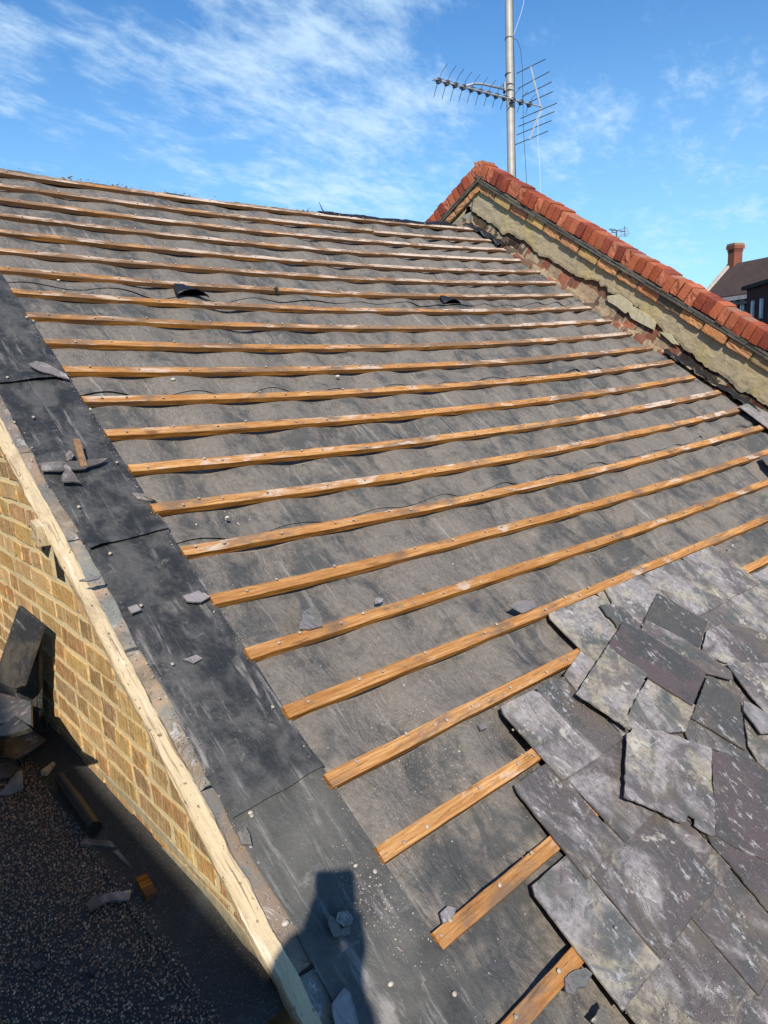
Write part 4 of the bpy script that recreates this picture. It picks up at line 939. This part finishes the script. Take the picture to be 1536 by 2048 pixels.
# ------------------------------------------------------------------ aerial mast and aerial
def atd(x, y, d): return CAMLOC + ray(x, y) * (d / ray(x, y).dot(CF))
DM = 7.15
mt = atd(1016.5, -60, DM); mbm = atd(1022.5, 350, DM)
bot = mbm + (mbm - mt).normalized() * 1.6
mast = empty('aerial_mast', bot, label='tall galvanised pole standing behind the parapet apex', cat='aerial mast')
mb = MB(); up = (mt - bot).normalized(); L = (mt - bot).length; mb.tube([bot + up * L * f for f in np.linspace(0, 1, 12)], .0385, 24); mb.build('pole', M_galv, mast, smooth=True)
for yy in (78, 150):
    p = atd(1018, yy, DM); mb = MB(); mb.tube([p - up * .006, p + up * .006], .0405, 24); mb.build('pole_joint', M_dkmet, mast, smooth=True)
mb = MB(); mb.tube([bot + CR * .042 + up * L * f + Vector((.004 * math.sin(f * 20), 0, 0)) for f in np.linspace(0, .93, 30)], .0045, 6); mb.build('taped_cable', M_wire, mast)
mb = MB(); p0 = atd(1018, 176, DM - .05); mb.box(p0 - CR * .045, CR * .010, up * .040, CF * .03); mb.tube([atd(1018, 172, DM) + CR * .046 * math.cos(t) - CF * .046 * math.sin(t) for t in np.linspace(-.4, 3.5, 12)], .004, 6); mb.tube([atd(1018, 184, DM) + CR * .046 * math.cos(t) - CF * .046 * math.sin(t) for t in np.linspace(-.4, 3.5, 12)], .004, 6); mb.build('clamp', M_dkmet, mast)
# boom: level, solved from the two ends seen in the photo
pc = atd(1020, 199, DM - .10)
def atz(x, y, z): d = ray(x, y); return CAMLOC + d * ((z - CAMLOC.z) / d.z)
A0 = atz(868, 158, pc.z); A1 = atz(1084, 214, pc.z)
aer = empty('tv_aerial', pc, label='large roof aerial with cross shaped rods and a wide rear grid, clamped to the pole', cat='tv aerial')
bd = (A1 - A0).normalized(); side = Vector((0, 0, 1)).cross(bd).normalized()
if side.dot(CR) < 0: side = -side
print('boom', A0, A1, (A1 - A0).length, 'side', side)
mb = MB(); mb.tube([A0, A1], .0075, 8); mb.build('boom', M_alu, aer)
mb = MB(); q0 = atz(930, 168, pc.z); c1 = atd(1008, 178, (pc - CAMLOC).dot(CF)); 
mb.tube([atd(920, 176, (A0 * .7 + A1 * .3 - CAMLOC).dot(CF)), atd(948, 167, (A0 * .6 + A1 * .4 - CAMLOC).dot(CF)), atd(965, 168, (A0 * .55 + A1 * .45 - CAMLOC).dot(CF)), c1], .011, 8); mb.build('boom_brace', M_alu, aer, smooth=True)
nd = 12
for k in range(nd):
    f = k / (nd - 1); x = 877 + (1062 - 877) * (f * .98); y = 160 + (x - 877) * (209 - 160) / (1064 - 877); dd = (A0 + (A1 - A0) * ((x - 868) / 216) - CAMLOC).dot(CF); c = atd(x, y, dd)
    el = empty('director', c); el.parent = aer; el.matrix_parent_inverse = Matrix.Translation(-aer.location)
    mb = MB(); mb.box(c, bd * .020, side * .024, Vector((0, 0, .012))); mb.box(c - Vector((0, 0, .018)), bd * .014, side * .02, Vector((0, 0, .012)))
    mb.build('insulator', M_dkmet, el, bevel=.003)
    s1 = 1 - .35 * f
    for sg in (1, -1):
        for zz_ in (1, -1):
            if k > 8 and zz_ == -1 and sg == 1: continue
            mb = MB(); d = (side * sg * .95 + Vector((0, 0, 1)) * sg * 1.0 * zz_ * (1 if zz_ > 0 else .25) + bd * (.15 if zz_ > 0 else -.2)).normalized(); L = (.155 if zz_ > 0 else .085) * s1
            mb.tube([c, c + d * L * .5 + Vector((0, 0, .006 * sg)), c + d * L + bd * .012], .0026, 5); mb.build('rod', M_dkmet, el)
# rear grid of rods on a bent bracket
rc = A1
up_b = [atd(1061, 134, (A1 - CAMLOC).dot(CF)), atd(1081, 214, (A1 - CAMLOC).dot(CF))]; dn_b = [atd(1083, 214, (A1 - CAMLOC).dot(CF)), atd(1059, 279, (A1 - CAMLOC).dot(CF))]
mb = MB(); mb.tube(up_b, .010, 6); mb.build('grid_bracket', M_alu, aer); mb = MB(); mb.tube(dn_b, .010, 6); mb.build('grid_bracket', M_alu, aer)
da = (A1 - CAMLOC).dot(CF)
for (xa, ya, xb, yb) in ((1033, 147, 1091, 118), (1036, 177, 1099, 143), (1044, 193, 1103, 164), (1055, 206, 1106, 183), (1041, 237, 1114, 206), (1037, 253, 1109, 223), (1033, 270, 1103, 241), (1027, 291, 1096, 262)):
    mb = MB(); pa, pb_ = atd(xa, ya, da + .10), atd(xb, yb, da - .10); mb.tube([pa, pb_], .0045, 6); mb.build('rod', M_dkmet, aer)
mb = MB(); mb.tube([atd(x, y, DM - .02) for x, y in ((1024, 76), (1034, 80), (1041, 98), (1045, 140), (1046, 200), (1047, 260), (1050, 310), (1053, 362), (1055, 420))], .0026, 6); mb.build('aerial_cable', M_wire, label='thin dark cable looping down beside the pole behind the grid', cat='cable')
mb = MB(); mb.tube([atd(x, y, DM + .05) for x, y in ((1083, 222), (1076, 240), (1076, 290), (1080, 340), (1081, 400))], .0024, 6); mb.build('aerial_cable', M_wirep, label='pale thin cable dropping from the aerial grid', cat='cable')
mb = MB(); mb.tube([atd(x, y, DM) for x, y in ((1026, 74), (1034, 50), (1041, 30), (1047, 8), (1050, -40))], .0022, 6); mb.build('aerial_cable', M_wirep, label='pale thin cable rising beside the upper pole', cat='cable')
# far small aerial
D2 = 17.0
fa = empty('tv_aerial', atd(1232, 480, D2), label='small distant aerial just above the red coping', cat='tv aerial')
mb = MB(); mb.tube([atd(1233, 462, D2), atd(1233, 640, D2)], .018, 6); mb.build('pole', M_dkmet, fa)
mb = MB(); mb.tube([atd(1218, 459, D2), atd(1250, 463, D2)], .012, 6); mb.tube([atd(1222, 464, D2), atd(1233, 466, D2)], .010, 5); mb.build('boom', M_dkmet, fa)
for (xa, ya, xb, yb) in ((1240, 470, 1260, 466), (1240, 465, 1258, 461), (1236, 473, 1257, 471), (1239, 459, 1256, 456), (1249, 452, 1250, 474), (1222, 457, 1228, 462), (1228, 457, 1234, 463), (1226, 464, 1222, 459)):
    mb = MB(); mb.tube([atd(xa, ya, D2), atd(xb, yb, D2)], .008, 4); mb.build('rod', M_dkmet, fa)

# ------------------------------------------------------------------ distant red brick house
M_hroof = colmat('far_roof_tile', 6, .8, .4, .5, .02); M_hbrick = colmat('far_red_brick', 5, .9, .5, .5, .01)
D3 = 27.0
O = atd(1460, 529, D3)
def same_z(x, y, z): d = ray(x, y); return CAMLOC + d * ((z - CAMLOC.z) / d.z)
E1 = same_z(1536, 514, O.z); H = (E1 - O); H.z = 0; 
if H.length > 30 or H.length < .5: H = Vector((CR.x, CR.y, 0))
H.normalize()
Nn = Vector((H.y, -H.x, 0));
if Nn.dot(CAMLOC - O) < 0: Nn = -Nn
best = None
for pitch in (42,):
    tp = math.tan(math.radians(pitch))
    for d_ in np.arange(.8, 7, .05):
        for s_ in np.arange(-2, 8, .05):
            p = O + Nn * d_ + H * s_ - Vector((0, 0, d_ * tp)); q = p - CAMLOC; x = 768 + FPX * q.dot(CR) / q.dot(CF); y = 1024 + FPX * q.dot(CD) / q.dot(CF)
            e = (x - 1493) ** 2 + (y - 579) ** 2
            if best is None or e < best[0]: best = (e, d_, s_, tp)
_, dE, sE, tp = best
print('house', O, H, Nn, best)
hs = empty('brick_house', O - Vector((0, 0, 8)), label='distant dark red brick house with brown tiled roof and a chimney', cat='house')
UPV = Vector((0, 0, 1))
def HP(s_, d_, h_): return O + H * s_ + Nn * d_ + UPV * h_
mb = MB(); rc_ = (.085, .058, .050, 1)
mb.prism([HP(0, 0, 0), HP(0, dE + .15, -(dE + .15) * tp), HP(0, dE + .15, -(dE + .15) * tp - .12), HP(0, 0, -.14), HP(0, -dE, -dE * tp - .12), HP(0, -dE, -dE * tp)], H * 14, rc_)
roofo = mb.build('roof', M_hroof, hs)
mb = MB(); mb.prism([HP(.2, 0, -.15), HP(.2, dE - .1, -dE * tp), HP(.2, dE - .1, -9), HP(.2, -dE, -9), HP(.2, -dE, -dE * tp - .1)], H * 13.6, (.085, .030, .024, 1)); mb.build('wall', M_hbrick, hs)
mb = MB(); mb.box(HP(.02, dE / 2, -dE * tp / 2 + .03), H * .09, (Nn * dE / 2 - UPV * dE * tp / 2), UPV * .05, (.60, .52, .45, 1)); mb.build('verge_pointing', M_hbrick, hs)
mb = MB(); mb.box(HP(sE + .6, dE + .12, -(dE + .15) * tp - .12), H * 2.6, Nn * .07, UPV * .07, (.45, .40, .38, 1)); mb.box(HP(sE + .6, dE + .02, -(dE + .15) * tp - .30), H * 2.6, Nn * .07, UPV * .05, (.26, .2, .18, 1)); mb.build('gutter', M_hbrick, hs)
ch = MB(); cw = .15; cc_ = HP(.18, -.05, 0); br = (.24, .085, .055, 1)
ch.box(cc_ + UPV * .05, H * cw, Nn * .20, UPV * .62, br); 
chm = ch.build('chimney', M_hbrick, roofo)
ch = MB(); ch.box(cc_ + UPV * .46, H * (cw + .02), Nn * .22, UPV * .03, (.20, .075, .05, 1)); ch.box(cc_ + UPV * .58, H * (cw + .05), Nn * .25, UPV * .07, br); ch.box(cc_ + UPV * .685, H * (cw + .035), Nn * .235, UPV * .035, (.3, .2, .12, 1)); ch.build('chimney_cap', M_hbrick, roofo)
# projecting wing
Dw = D3 - 3.2
w0 = atd(1494, 579, Dw)
mb = MB(); Hh = (same_z(1600, 548, w0.z) - w0); Hh.z = 0; Hh.normalize()
Nw = Vector((Hh.y, -Hh.x, 0)); Nw = Nw if Nw.dot(CAMLOC - w0) > 0 else -Nw
mb.prism([w0, w0 + Hh * 5, w0 + Hh * 5 - Nw * 2.6, w0 - Nw * 2.6], UPV * -9, (.075, .027, .022, 1)); mb.build('wing', M_hbrick, hs)
mb = MB(); mb.box(w0 + Hh * 2.4 + UPV * .05, Hh * 2.6, Nw * .12, UPV * .06, (.05, .035, .03, 1)); mb.build('wing_parapet', M_hbrick, hs)
mb = MB(); lp = HP(3.4, dE * .35, -dE * .35 * tp); mb.box(lp, Hh * .06, (Nn * 1.2 - UPV * 1.2 * tp), UPV * .05, (.6, .55, .5, 1)); mb.build('lead_valley', M_hbrick, hs)
def hwin(x0, x1, y0, y1, D, off, Hd, Nd):
    a, b_ = atd(x0, y0, D), atd(x1, y1, D); c = (a + b_) / 2; hw = abs((b_ - a).dot(Hd)) / 2; hh = abs(a.z - b_.z) / 2
    f = MB(); t_ = .035
    for sg in (-1, 1): f.box(c + Hd * sg * hw, Hd * t_, Nd * .04, UPV * (hh + t_), (.75, .75, .74, 1)); f.box(c + UPV * sg * hh, Hd * hw, Nd * .04, UPV * t_, (.75, .75, .74, 1))
    f.box(c, Hd * (hw - t_), Nd * .03, UPV * t_ * .8, (.75, .75, .74, 1)); fo = f.build('window', M_hbrick, hs)
    g_ = MB(); g_.box(c - Nd * .02, Hd * (hw - .01), Nd * .01, UPV * (hh - .01)); g_.build('pane', simple('far_glass%d' % int(x0), (.10, .14, .17), .1, 0, .2, 3, 0, .8), fo)
def on_plane(x, y, p, n): d = ray(x, y); t = (p - CAMLOC).dot(n) / d.dot(n); return (d * t).dot(CF)
for (x0, x1, y0, y1) in ((1502, 1509, 604, 636), (1519, 1527, 600, 634), (1538, 1546, 597, 631)):
    D_ = on_plane((x0 + x1) / 2, (y0 + y1) / 2, w0, Nw) - .06; hwin(x0, x1, y0, y1, D_, 0, Hh, Nw)
wp = HP(.2, dE - .1, 0)
for (x0, x1, y0, y1) in ((1467, 1473, 602, 622), (1482, 1489, 600, 622)):
    D_ = on_plane((x0 + x1) / 2, (y0 + y1) / 2, wp, Nn) - .06; hwin(x0, x1, y0, y1, D_, 0, H, Nn)

# ------------------------------------------------------------------ ground, own building below, neighbour
pyd('ground', [(-400, -400, -9), (400, -400, -9), (400, 400, -9), (-400, 400, -9)], [(0, 1, 2, 3)], M_asph, kind='structure')
mb = MB(); mb.prism([Vector((4.82, RW(0, v, 0).y, RW(0, v, -1.1).z)) for v in (.2, -6.2)] + [Vector((4.82, -5.2, -9)), Vector((4.82, .2, -9))], Vector((4.5, 0, 0)), (.09, .085, .09, 1))
mb.build('neighbouring_house', M_misc, label='neighbouring terrace house hidden beyond the parapet', cat='house')
mb = MB(); mb.box(Vector((-2.74, -4.0, -4.15)), Vector((.12, 0, 0)), Vector((0, 6.5, 0)), Vector((0, 0, 4.85)), (.40, .30, .16, 1)); 
def m_bw(t, b):
    c = t.mapv(geon(t), rot=(math.radians(90), 0, math.radians(90))); n = t.add('ShaderNodeTexBrick'); t.put(n.inputs['Vector'], c); n.inputs['Scale'].default_value = 1; n.inputs['Brick Width'].default_value = .225; n.inputs['Row Height'].default_value = .075; n.inputs['Mortar Size'].default_value = .009
    n.inputs['Color1'].default_value = (.40, .28, .13, 1); n.inputs['Color2'].default_value = (.25, .16, .09, 1); n.inputs['Mortar'].default_value = (.42, .37, .28, 1)
    t.put(b.inputs['Base Color'], t.mix(t.ramp(t.noise(geon(t), 30, 5, .7), .3, .8, 0, .5), n.outputs[0], (.12, .09, .06))); b.inputs['Roughness'].default_value = .9
M_bwall = mat('old_brick_wall', m_bw)
mb.build('boundary_wall', M_bwall, label='high brick wall on the far side of the flat roof', cat='brick wall')
mb = MB(); mb.box(Vector((-1.55, -7.6, -5.7)), Vector((1.07, 0, 0)), Vector((0, .1, 0)), Vector((0, 0, 3.3)), (.40, .30, .16, 1)); mb.build('rear_wall', M_bwall, label='brick wall below the near edge of the flat roof', cat='brick wall')

mb = MB(); mb.box(Vector((2.15, -5.12, -6.1)), Vector((2.44, 0, 0)), Vector((0, .1, 0)), Vector((0, 0, 2.95)), (.40, .30, .16, 1)); mb.build('front_wall', M_bwall, label='brick wall of the house below the lowest slates', cat='brick wall')
fp = atd(1233, 640, D2); fh = empty('terrace_house', fp - Vector((0, 0, 6)), label='brown roofed terrace house hidden behind the coping under the small aerial', cat='house')
mb = MB(); mb.prism([fp + Vector((-2, 0, -.5)), fp + Vector((-2, -3.2, -2.6)), fp + Vector((-2, -3.2, -2.75)), fp + Vector((-2, 3.2, -2.75)), fp + Vector((-2, 3.2, -2.6))], Vector((5, 0, 0)), (.10, .065, .055, 1)); mb.build('roof', M_hroof, fh)
mb = MB(); mb.box(fp + Vector((.5, 0, -6.0)), Vector((2.4, 0, 0)), Vector((0, 3.0, 0)), Vector((0, 0, 3.2)), (.16, .07, .05, 1)); mb.build('wall', M_hbrick, fh)
mb = MB(); mb.box(fp + Vector((0, 0, -.45)), Vector((.3, 0, 0)), Vector((0, .3, 0)), Vector((0, 0, .45)), (.24, .09, .06, 1)); mb.build('chimney', M_hbrick, fh)
# ------------------------------------------------------------------ rubbish on the flat roof
def board(lab, name, cat, a, b_, wid, th, m, lift=.0, tilt=0.0):
    d = b_ - a; L = d.length; d.normalize(); s_ = d.cross(UPV).normalized(); n = s_.cross(d).normalized(); s_ = (s_ * math.cos(tilt) + n * math.sin(tilt)); n = s_.cross(d).normalized()
    mb = MB(); mb.box((a + b_) / 2 + UPV * (th / 2 + lift), d * L / 2, s_ * wid / 2, n * th / 2); return mb.build(name, m, label=lab, cat=cat, bevel=.0015)
def ff(x, y, dz=0): return onZ(x, y, ZF + .006 + dz)
board('small orange batten offcut in the shade near the wall foot', 'batten_offcut', 'timber offcut', ff(284, 1764), ff(304, 1802), .028, .02, M_wside)
board('yellowish timber offcut beside the slate heap', 'batten_offcut', 'timber offcut', ff(88, 1552), ff(117, 1530), .022, .018, M_pale)
board('tiny yellow chip of wood left of the orange offcut', 'batten_offcut', 'timber offcut', ff(248, 1788), ff(263, 1786), .010, .006, M_pale)
board('grey weathered lath lying nearly level in the shaded gravel', 'wood_lath', 'timber lath', ff(165, 1688), ff(244, 1696), .022, .010, M_slate)
board('grey weathered lath pointing towards the wall, right of the level one', 'wood_lath', 'timber lath', ff(236, 1704), ff(272, 1738), .026, .010, M_slate)
mb = MB(); a_, b_ = ff(122, 1556, .03), ff(190, 1656, .03); mb.tube([a_ + (b_ - a_) * f for f in (0, .25, .5, .75, 1)], .019, 16); mb.build('black_pipe', M_blkp, smooth=False, label='short black plastic pipe lying in the shade by the wall', cat='pipe')
def floor_slate(lab, pts, m, z=.008, zs=None, name='slate_fragment', t=.006):
    P_ = [onZ(x, y, ZF + (zs[i] if zs else z)) for i, (x, y) in enumerate(pts)]; mb = MB(); n = (P_[1] - P_[0]).cross(P_[2] - P_[0]).normalized(); n = n if n.z > 0 else -n
    mb.prism(P_, n * t); o = mb.build(name, m, label=lab, cat='slate fragment')
floor_slate('white flaked slate piece on the gravel at the left edge', [(0, 1590), (18, 1570), (36, 1545), (44, 1542), (46, 1560), (46, 1578), (30, 1586), (12, 1592)], M_slate_pale, zs=[.02, .03, .05, .05, .04, .02, .01, .01])
floor_slate('broad blue grey slate piece flat below the leaning slates', [(10, 1480), (30, 1460), (62, 1462), (92, 1482), (68, 1500), (30, 1520), (8, 1516)], M_slate, z=.05)
floor_slate('grey slate piece standing against the wall foot behind the broad one', [(50, 1470), (72, 1424), (95, 1436), (98, 1470), (80, 1480)], M_slate, zs=[.02, .10, .10, .03, .01])
floor_slate('long grey slate splinter in the shaded gravel', [(172, 1812), (188, 1796), (240, 1786), (262, 1792), (258, 1802), (215, 1806), (180, 1824)], M_slate, z=.012)
floor_slate('small dark slate flake in the gravel near the bottom edge', [(176, 1940), (190, 1934), (194, 1946), (182, 1954)], M_slate_dark, z=.008)
floor_slate('oval dark slate flake left of the small one near the bottom edge', [(66, 1930), (88, 1926), (94, 1936), (72, 1942)], M_slate_dark, z=.008)
floor_slate('brown slate shard at the left edge by the heap', [(0, 1530), (22, 1522), (36, 1536), (20, 1556), (0, 1560)], M_slate, z=.012)
# slates stood on end against the gable wall
def lean(lab, top, bot, m, X0=-.345, X1=-.50, t=.012, seed=0):
    """top: photo points at distance X0 from the wall line, bot: points nearer the middle of the flat roof"""
    P_ = [onX(x, y, X0) for x, y in top] + [onX(x, y, X1) for x, y in bot]; c = sum(P_, Vector()) / len(P_)
    n = (P_[1] - P_[0]).cross(P_[2] - P_[1]).normalized(); n = n if n.x < 0 else -n
    P_ = [p - n * (p - c).dot(n) for p in P_]
    mb = MB(); mb.prism(P_, n * t); mb.build('roof_slate', m, label=lab, cat='roof slate', bevel=.0015)
lean('tall dark slate leaning on the yellow brick wall at the left edge', [(40, 1211), (88, 1250)], [(47, 1372), (38, 1378), (-6, 1352), (3, 1330)], M_slate_dark, X0=-.36, X1=-.43)
lean('brownish slate leaning in front of the tall dark slate', [(-30, 1352), (40, 1366)], [(38, 1408), (8, 1500), (-30, 1510)], M_slate, X0=-.45, X1=-.52)
lean('dark sheet in place of the shadow behind the leaning tall slate', [(60, 1300), (86, 1262)], [(86, 1430), (60, 1480), (20, 1440)], M_slate_dark, X0=-.34, X1=-.37)  # dark sheet standing in for the tall slate's shadow on the wall
lean('dark slate standing at the left edge below the brownish one', [(-40, 1420), (10, 1410)], [(50, 1440), (30, 1500), (-40, 1520)], M_slate_dark, X0=-.47, X1=-.56)

# ------------------------------------------------------------------ the photographer, kneeling on the flat roof with the phone held up
ph = MB(); pu = (Vector((0, 0, 1)) - CF * CF.z).normalized(); pr = CF.cross(pu).normalized()
pc_ = CAMLOC - CF * .012 - pu * .052 - pr * .022
phb = MB(); phb.box(pc_, pr * .045, pu * .079, CF * .0042)
phone = phb.build('mobile_phone', M_blkp, label='black mobile phone held upright at arm height', cat='phone', bevel=.004)
def skinfig(name, chains, m, parent=None, sub=2, **k):
    vs = []; rad = []; ed = []; key2 = {}
    for chn in chains:
        pv = None
        for (p, r_) in chn:
            key = tuple(round(x, 4) for x in p)
            if key not in key2: key2[key] = len(vs); vs.append(tuple(p)); rad.append(r_)
            i_ = key2[key]
            if pv is not None and (pv, i_) not in ed and pv != i_: ed.append((pv, i_))
            pv = i_
    me = bpy.data.meshes.new(name); me.from_pydata(vs, ed, [])
    o = link(name, me, m, parent, **k)
    sk = o.modifiers.new('skin', 'SKIN'); sk.use_smooth_shade = True
    lay = me.skin_vertices[0].data
    for i_, r_ in enumerate(rad): lay[i_].radius = (r_, r_) if not isinstance(r_, tuple) else r_
    lay[0].use_root = True
    sb = o.modifiers.new('sub', 'SUBSURF'); sb.levels = sub; sb.render_levels = sub
    return o
Fh = Vector((CF.x, CF.y, 0)).normalized(); Rh = Vector((Fh.y, -Fh.x, 0)); Uh = Vector((0, 0, 1))
def B(r_, f_, u_): return CAMLOC + Rh * r_ + Fh * f_ + Uh * u_
fz = ZF - CAMLOC.z
pel, bel, che, neck, hd0, hd1 = B(-.12, -.50, -.80), B(-.11, -.46, -.62), B(-.105, -.40, -.42), B(-.085, -.32, -.26), B(-.065, -.285, -.16), B(-.060, -.27, -.06)
sl, sr = B(-.27, -.37, -.34), B(.05, -.38, -.35)
el, er = B(-.235, -.20, -.34), B(.035, -.16, -.40)
wl, wr = B(-.085, -.045, -.135), B(.000, -.055, -.170)
kl, kr = B(-.26, -.14, fz + .075), B(.02, -.14, fz + .075); al, ar = B(-.24, -.60, fz + .06), B(.0, -.60, fz + .06); tl, tr = B(-.24, -.70, fz + .03), B(.0, -.70, fz + .03)
hl, hr_ = B(-.25, -.46, fz + .30), B(.0, -.46, fz + .30)
person = empty('person', B(-.12, -.4, fz), label='person kneeling on the flat roof in a navy jumper, holding up a phone', cat='person')
def handc(w_, palm, side_):
    out = [[(w_, .024), (palm, .030)]]
    for j, dz in enumerate((.034, .014, -.006, -.026)):
        b0 = palm + Uh * dz + Rh * side_ * -.004; k1 = b0 - Rh * side_ * -.0 + Fh * .030 + Uh * .004; k2 = k1 + Rh * side_ * -.022 + Fh * .004; k3 = k2 + Rh * side_ * -(.018 - .002 * j) - Fh * .004
        out.append([(palm, .030), (b0 + Fh * .012, .0105), (k1, .0092), (k2, .0085), (k3, .0072)])
    t0 = palm + Uh * .018 - Fh * .012 - Rh * side_ * .016; out.append([(palm, .030), (t0, .0125), (t0 + Uh * .026 - Rh * side_ * .012, .0100), (t0 + Uh * .046 - Rh * side_ * .020, .0085)])
    return out
pL, pR = B(-.072, -.030, -.085), B(.030, -.038, -.120)
body = [[(pel, .115), (bel, .11), (che, .13), (neck, .055), (hd0, .072), (hd1, .088), (hd1 + Uh * .075 - Fh * .01, .070)], [(che, .13), (sl, .058), (el, .042), (wl, .027)], [(che, .13), (sr, .058), (er, .042), (wr, .027)],
        [(pel, .115), (hl, .085), (kl, .06), (al, .038), (tl, .032)], [(pel, .115), (hr_, .085), (kr, .06), (ar, .038), (tr, .032)]] + handc(wl, pL, -1) + handc(wr, pR, 1)
skinfig('body', body, M_skin, person)
skinfig('jumper', [[(bel - Uh * .1, .128), (bel, .125), (che, .145), (che + (neck - che) * .6, .085)], [(che, .145), (sl, .070), (el, .053), (wl + (el - wl) * .15, .036)], [(che, .145), (sr, .070), (er, .053), (wr + (er - wr) * .15, .036)]], M_cloth, person)
skinfig('trousers', [[(pel + Uh * .03, .130), (pel, .130), (hl, .098), (kl, .072), (al, .050)], [(pel, .130), (hr_, .098), (kr, .072), (ar, .050)]], simple('grey_trousers', (.06, .06, .065), .9), person)
mb = MB(); hc = hd1 + Uh * .03 - Fh * .015
bm = bmesh.new(); bmesh.ops.create_icosphere(bm, subdivisions=3, radius=1)
for q in bm.verts:
    p = q.co.copy(); q.co = hc + Rh * p.x * .088 + Fh * (p.y * .100 if p.y < .3 else .03 + p.y * .06) + Uh * (p.z * .105 if p.z > -.4 else -.042 + p.z * .02) + Vector((1, 1, 1)) * .004 * n1(p.x * 5, p.y * 5, p.z * 5)
me = bpy.data.meshes.new('hair'); bm.to_mesh(me); bm.free(); link('hair', me, M_hair, person, smooth=True)
fb = MB(); fc = hd0 + Fh * .085 + Uh * .045; fb.tube([fc + Uh * .025 - Fh * .012, fc, fc - Uh * .012 + Fh * .006], [.005, .009, .007], 8); fb.build('nose', M_skin, person, smooth=True)
for sg in (-1, 1):
    eb = bmesh.new(); bmesh.ops.create_icosphere(eb, subdivisions=2, radius=.011)
    for q in eb.verts: q.co += hd0 + Fh * .078 + Uh * .075 + Rh * sg * .031
    me = bpy.data.meshes.new('eye'); eb.to_mesh(me); eb.free(); link('eye', me, simple('eye%d' % sg, (.6, .58, .55), .2, 0, 0, 5, 0), person, smooth=True)
    eb = bmesh.new(); bmesh.ops.create_icosphere(eb, subdivisions=2, radius=1)
    for q in eb.verts: q.co = hd1 - Uh * .02 + Rh * sg * .088 + Rh * q.co.x * .008 + Fh * q.co.y * .018 + Uh * q.co.z * .030
    me = bpy.data.meshes.new('ear'); eb.to_mesh(me); eb.free(); link('ear', me, M_skin, person, smooth=True)
mb = MB(); mb.tube([hd0 + Fh * .078 + Rh * x * .024 + Uh * .005 - Fh * abs(x) * .008 for x in (-1, -.5, 0, .5, 1)], [.002, .005, .0055, .005, .002], 8); mb.build('mouth', simple('lips', (.36, .15, .12), .5), person, smooth=True)

# ------------------------------------------------------------------ put each one-mesh thing's origin at its own base
for o in list(col.objects):
    if o.type == 'MESH' and o.parent is None and not o.children and o.get('kind') is None and o.location.length < 1e-6 and o.data.users == 1 and len(o.data.vertices):
        n = len(o.data.vertices); a = np.empty(n * 3, dtype=np.float32); o.data.vertices.foreach_get('co', a); a = a.reshape(-1, 3)
        c = np.array([(a[:, 0].min() + a[:, 0].max()) / 2, (a[:, 1].min() + a[:, 1].max()) / 2, a[:, 2].min()], dtype=np.float32)
        o.data.vertices.foreach_set('co', (a - c).ravel()); o.data.update(); o.location = c.tolist()
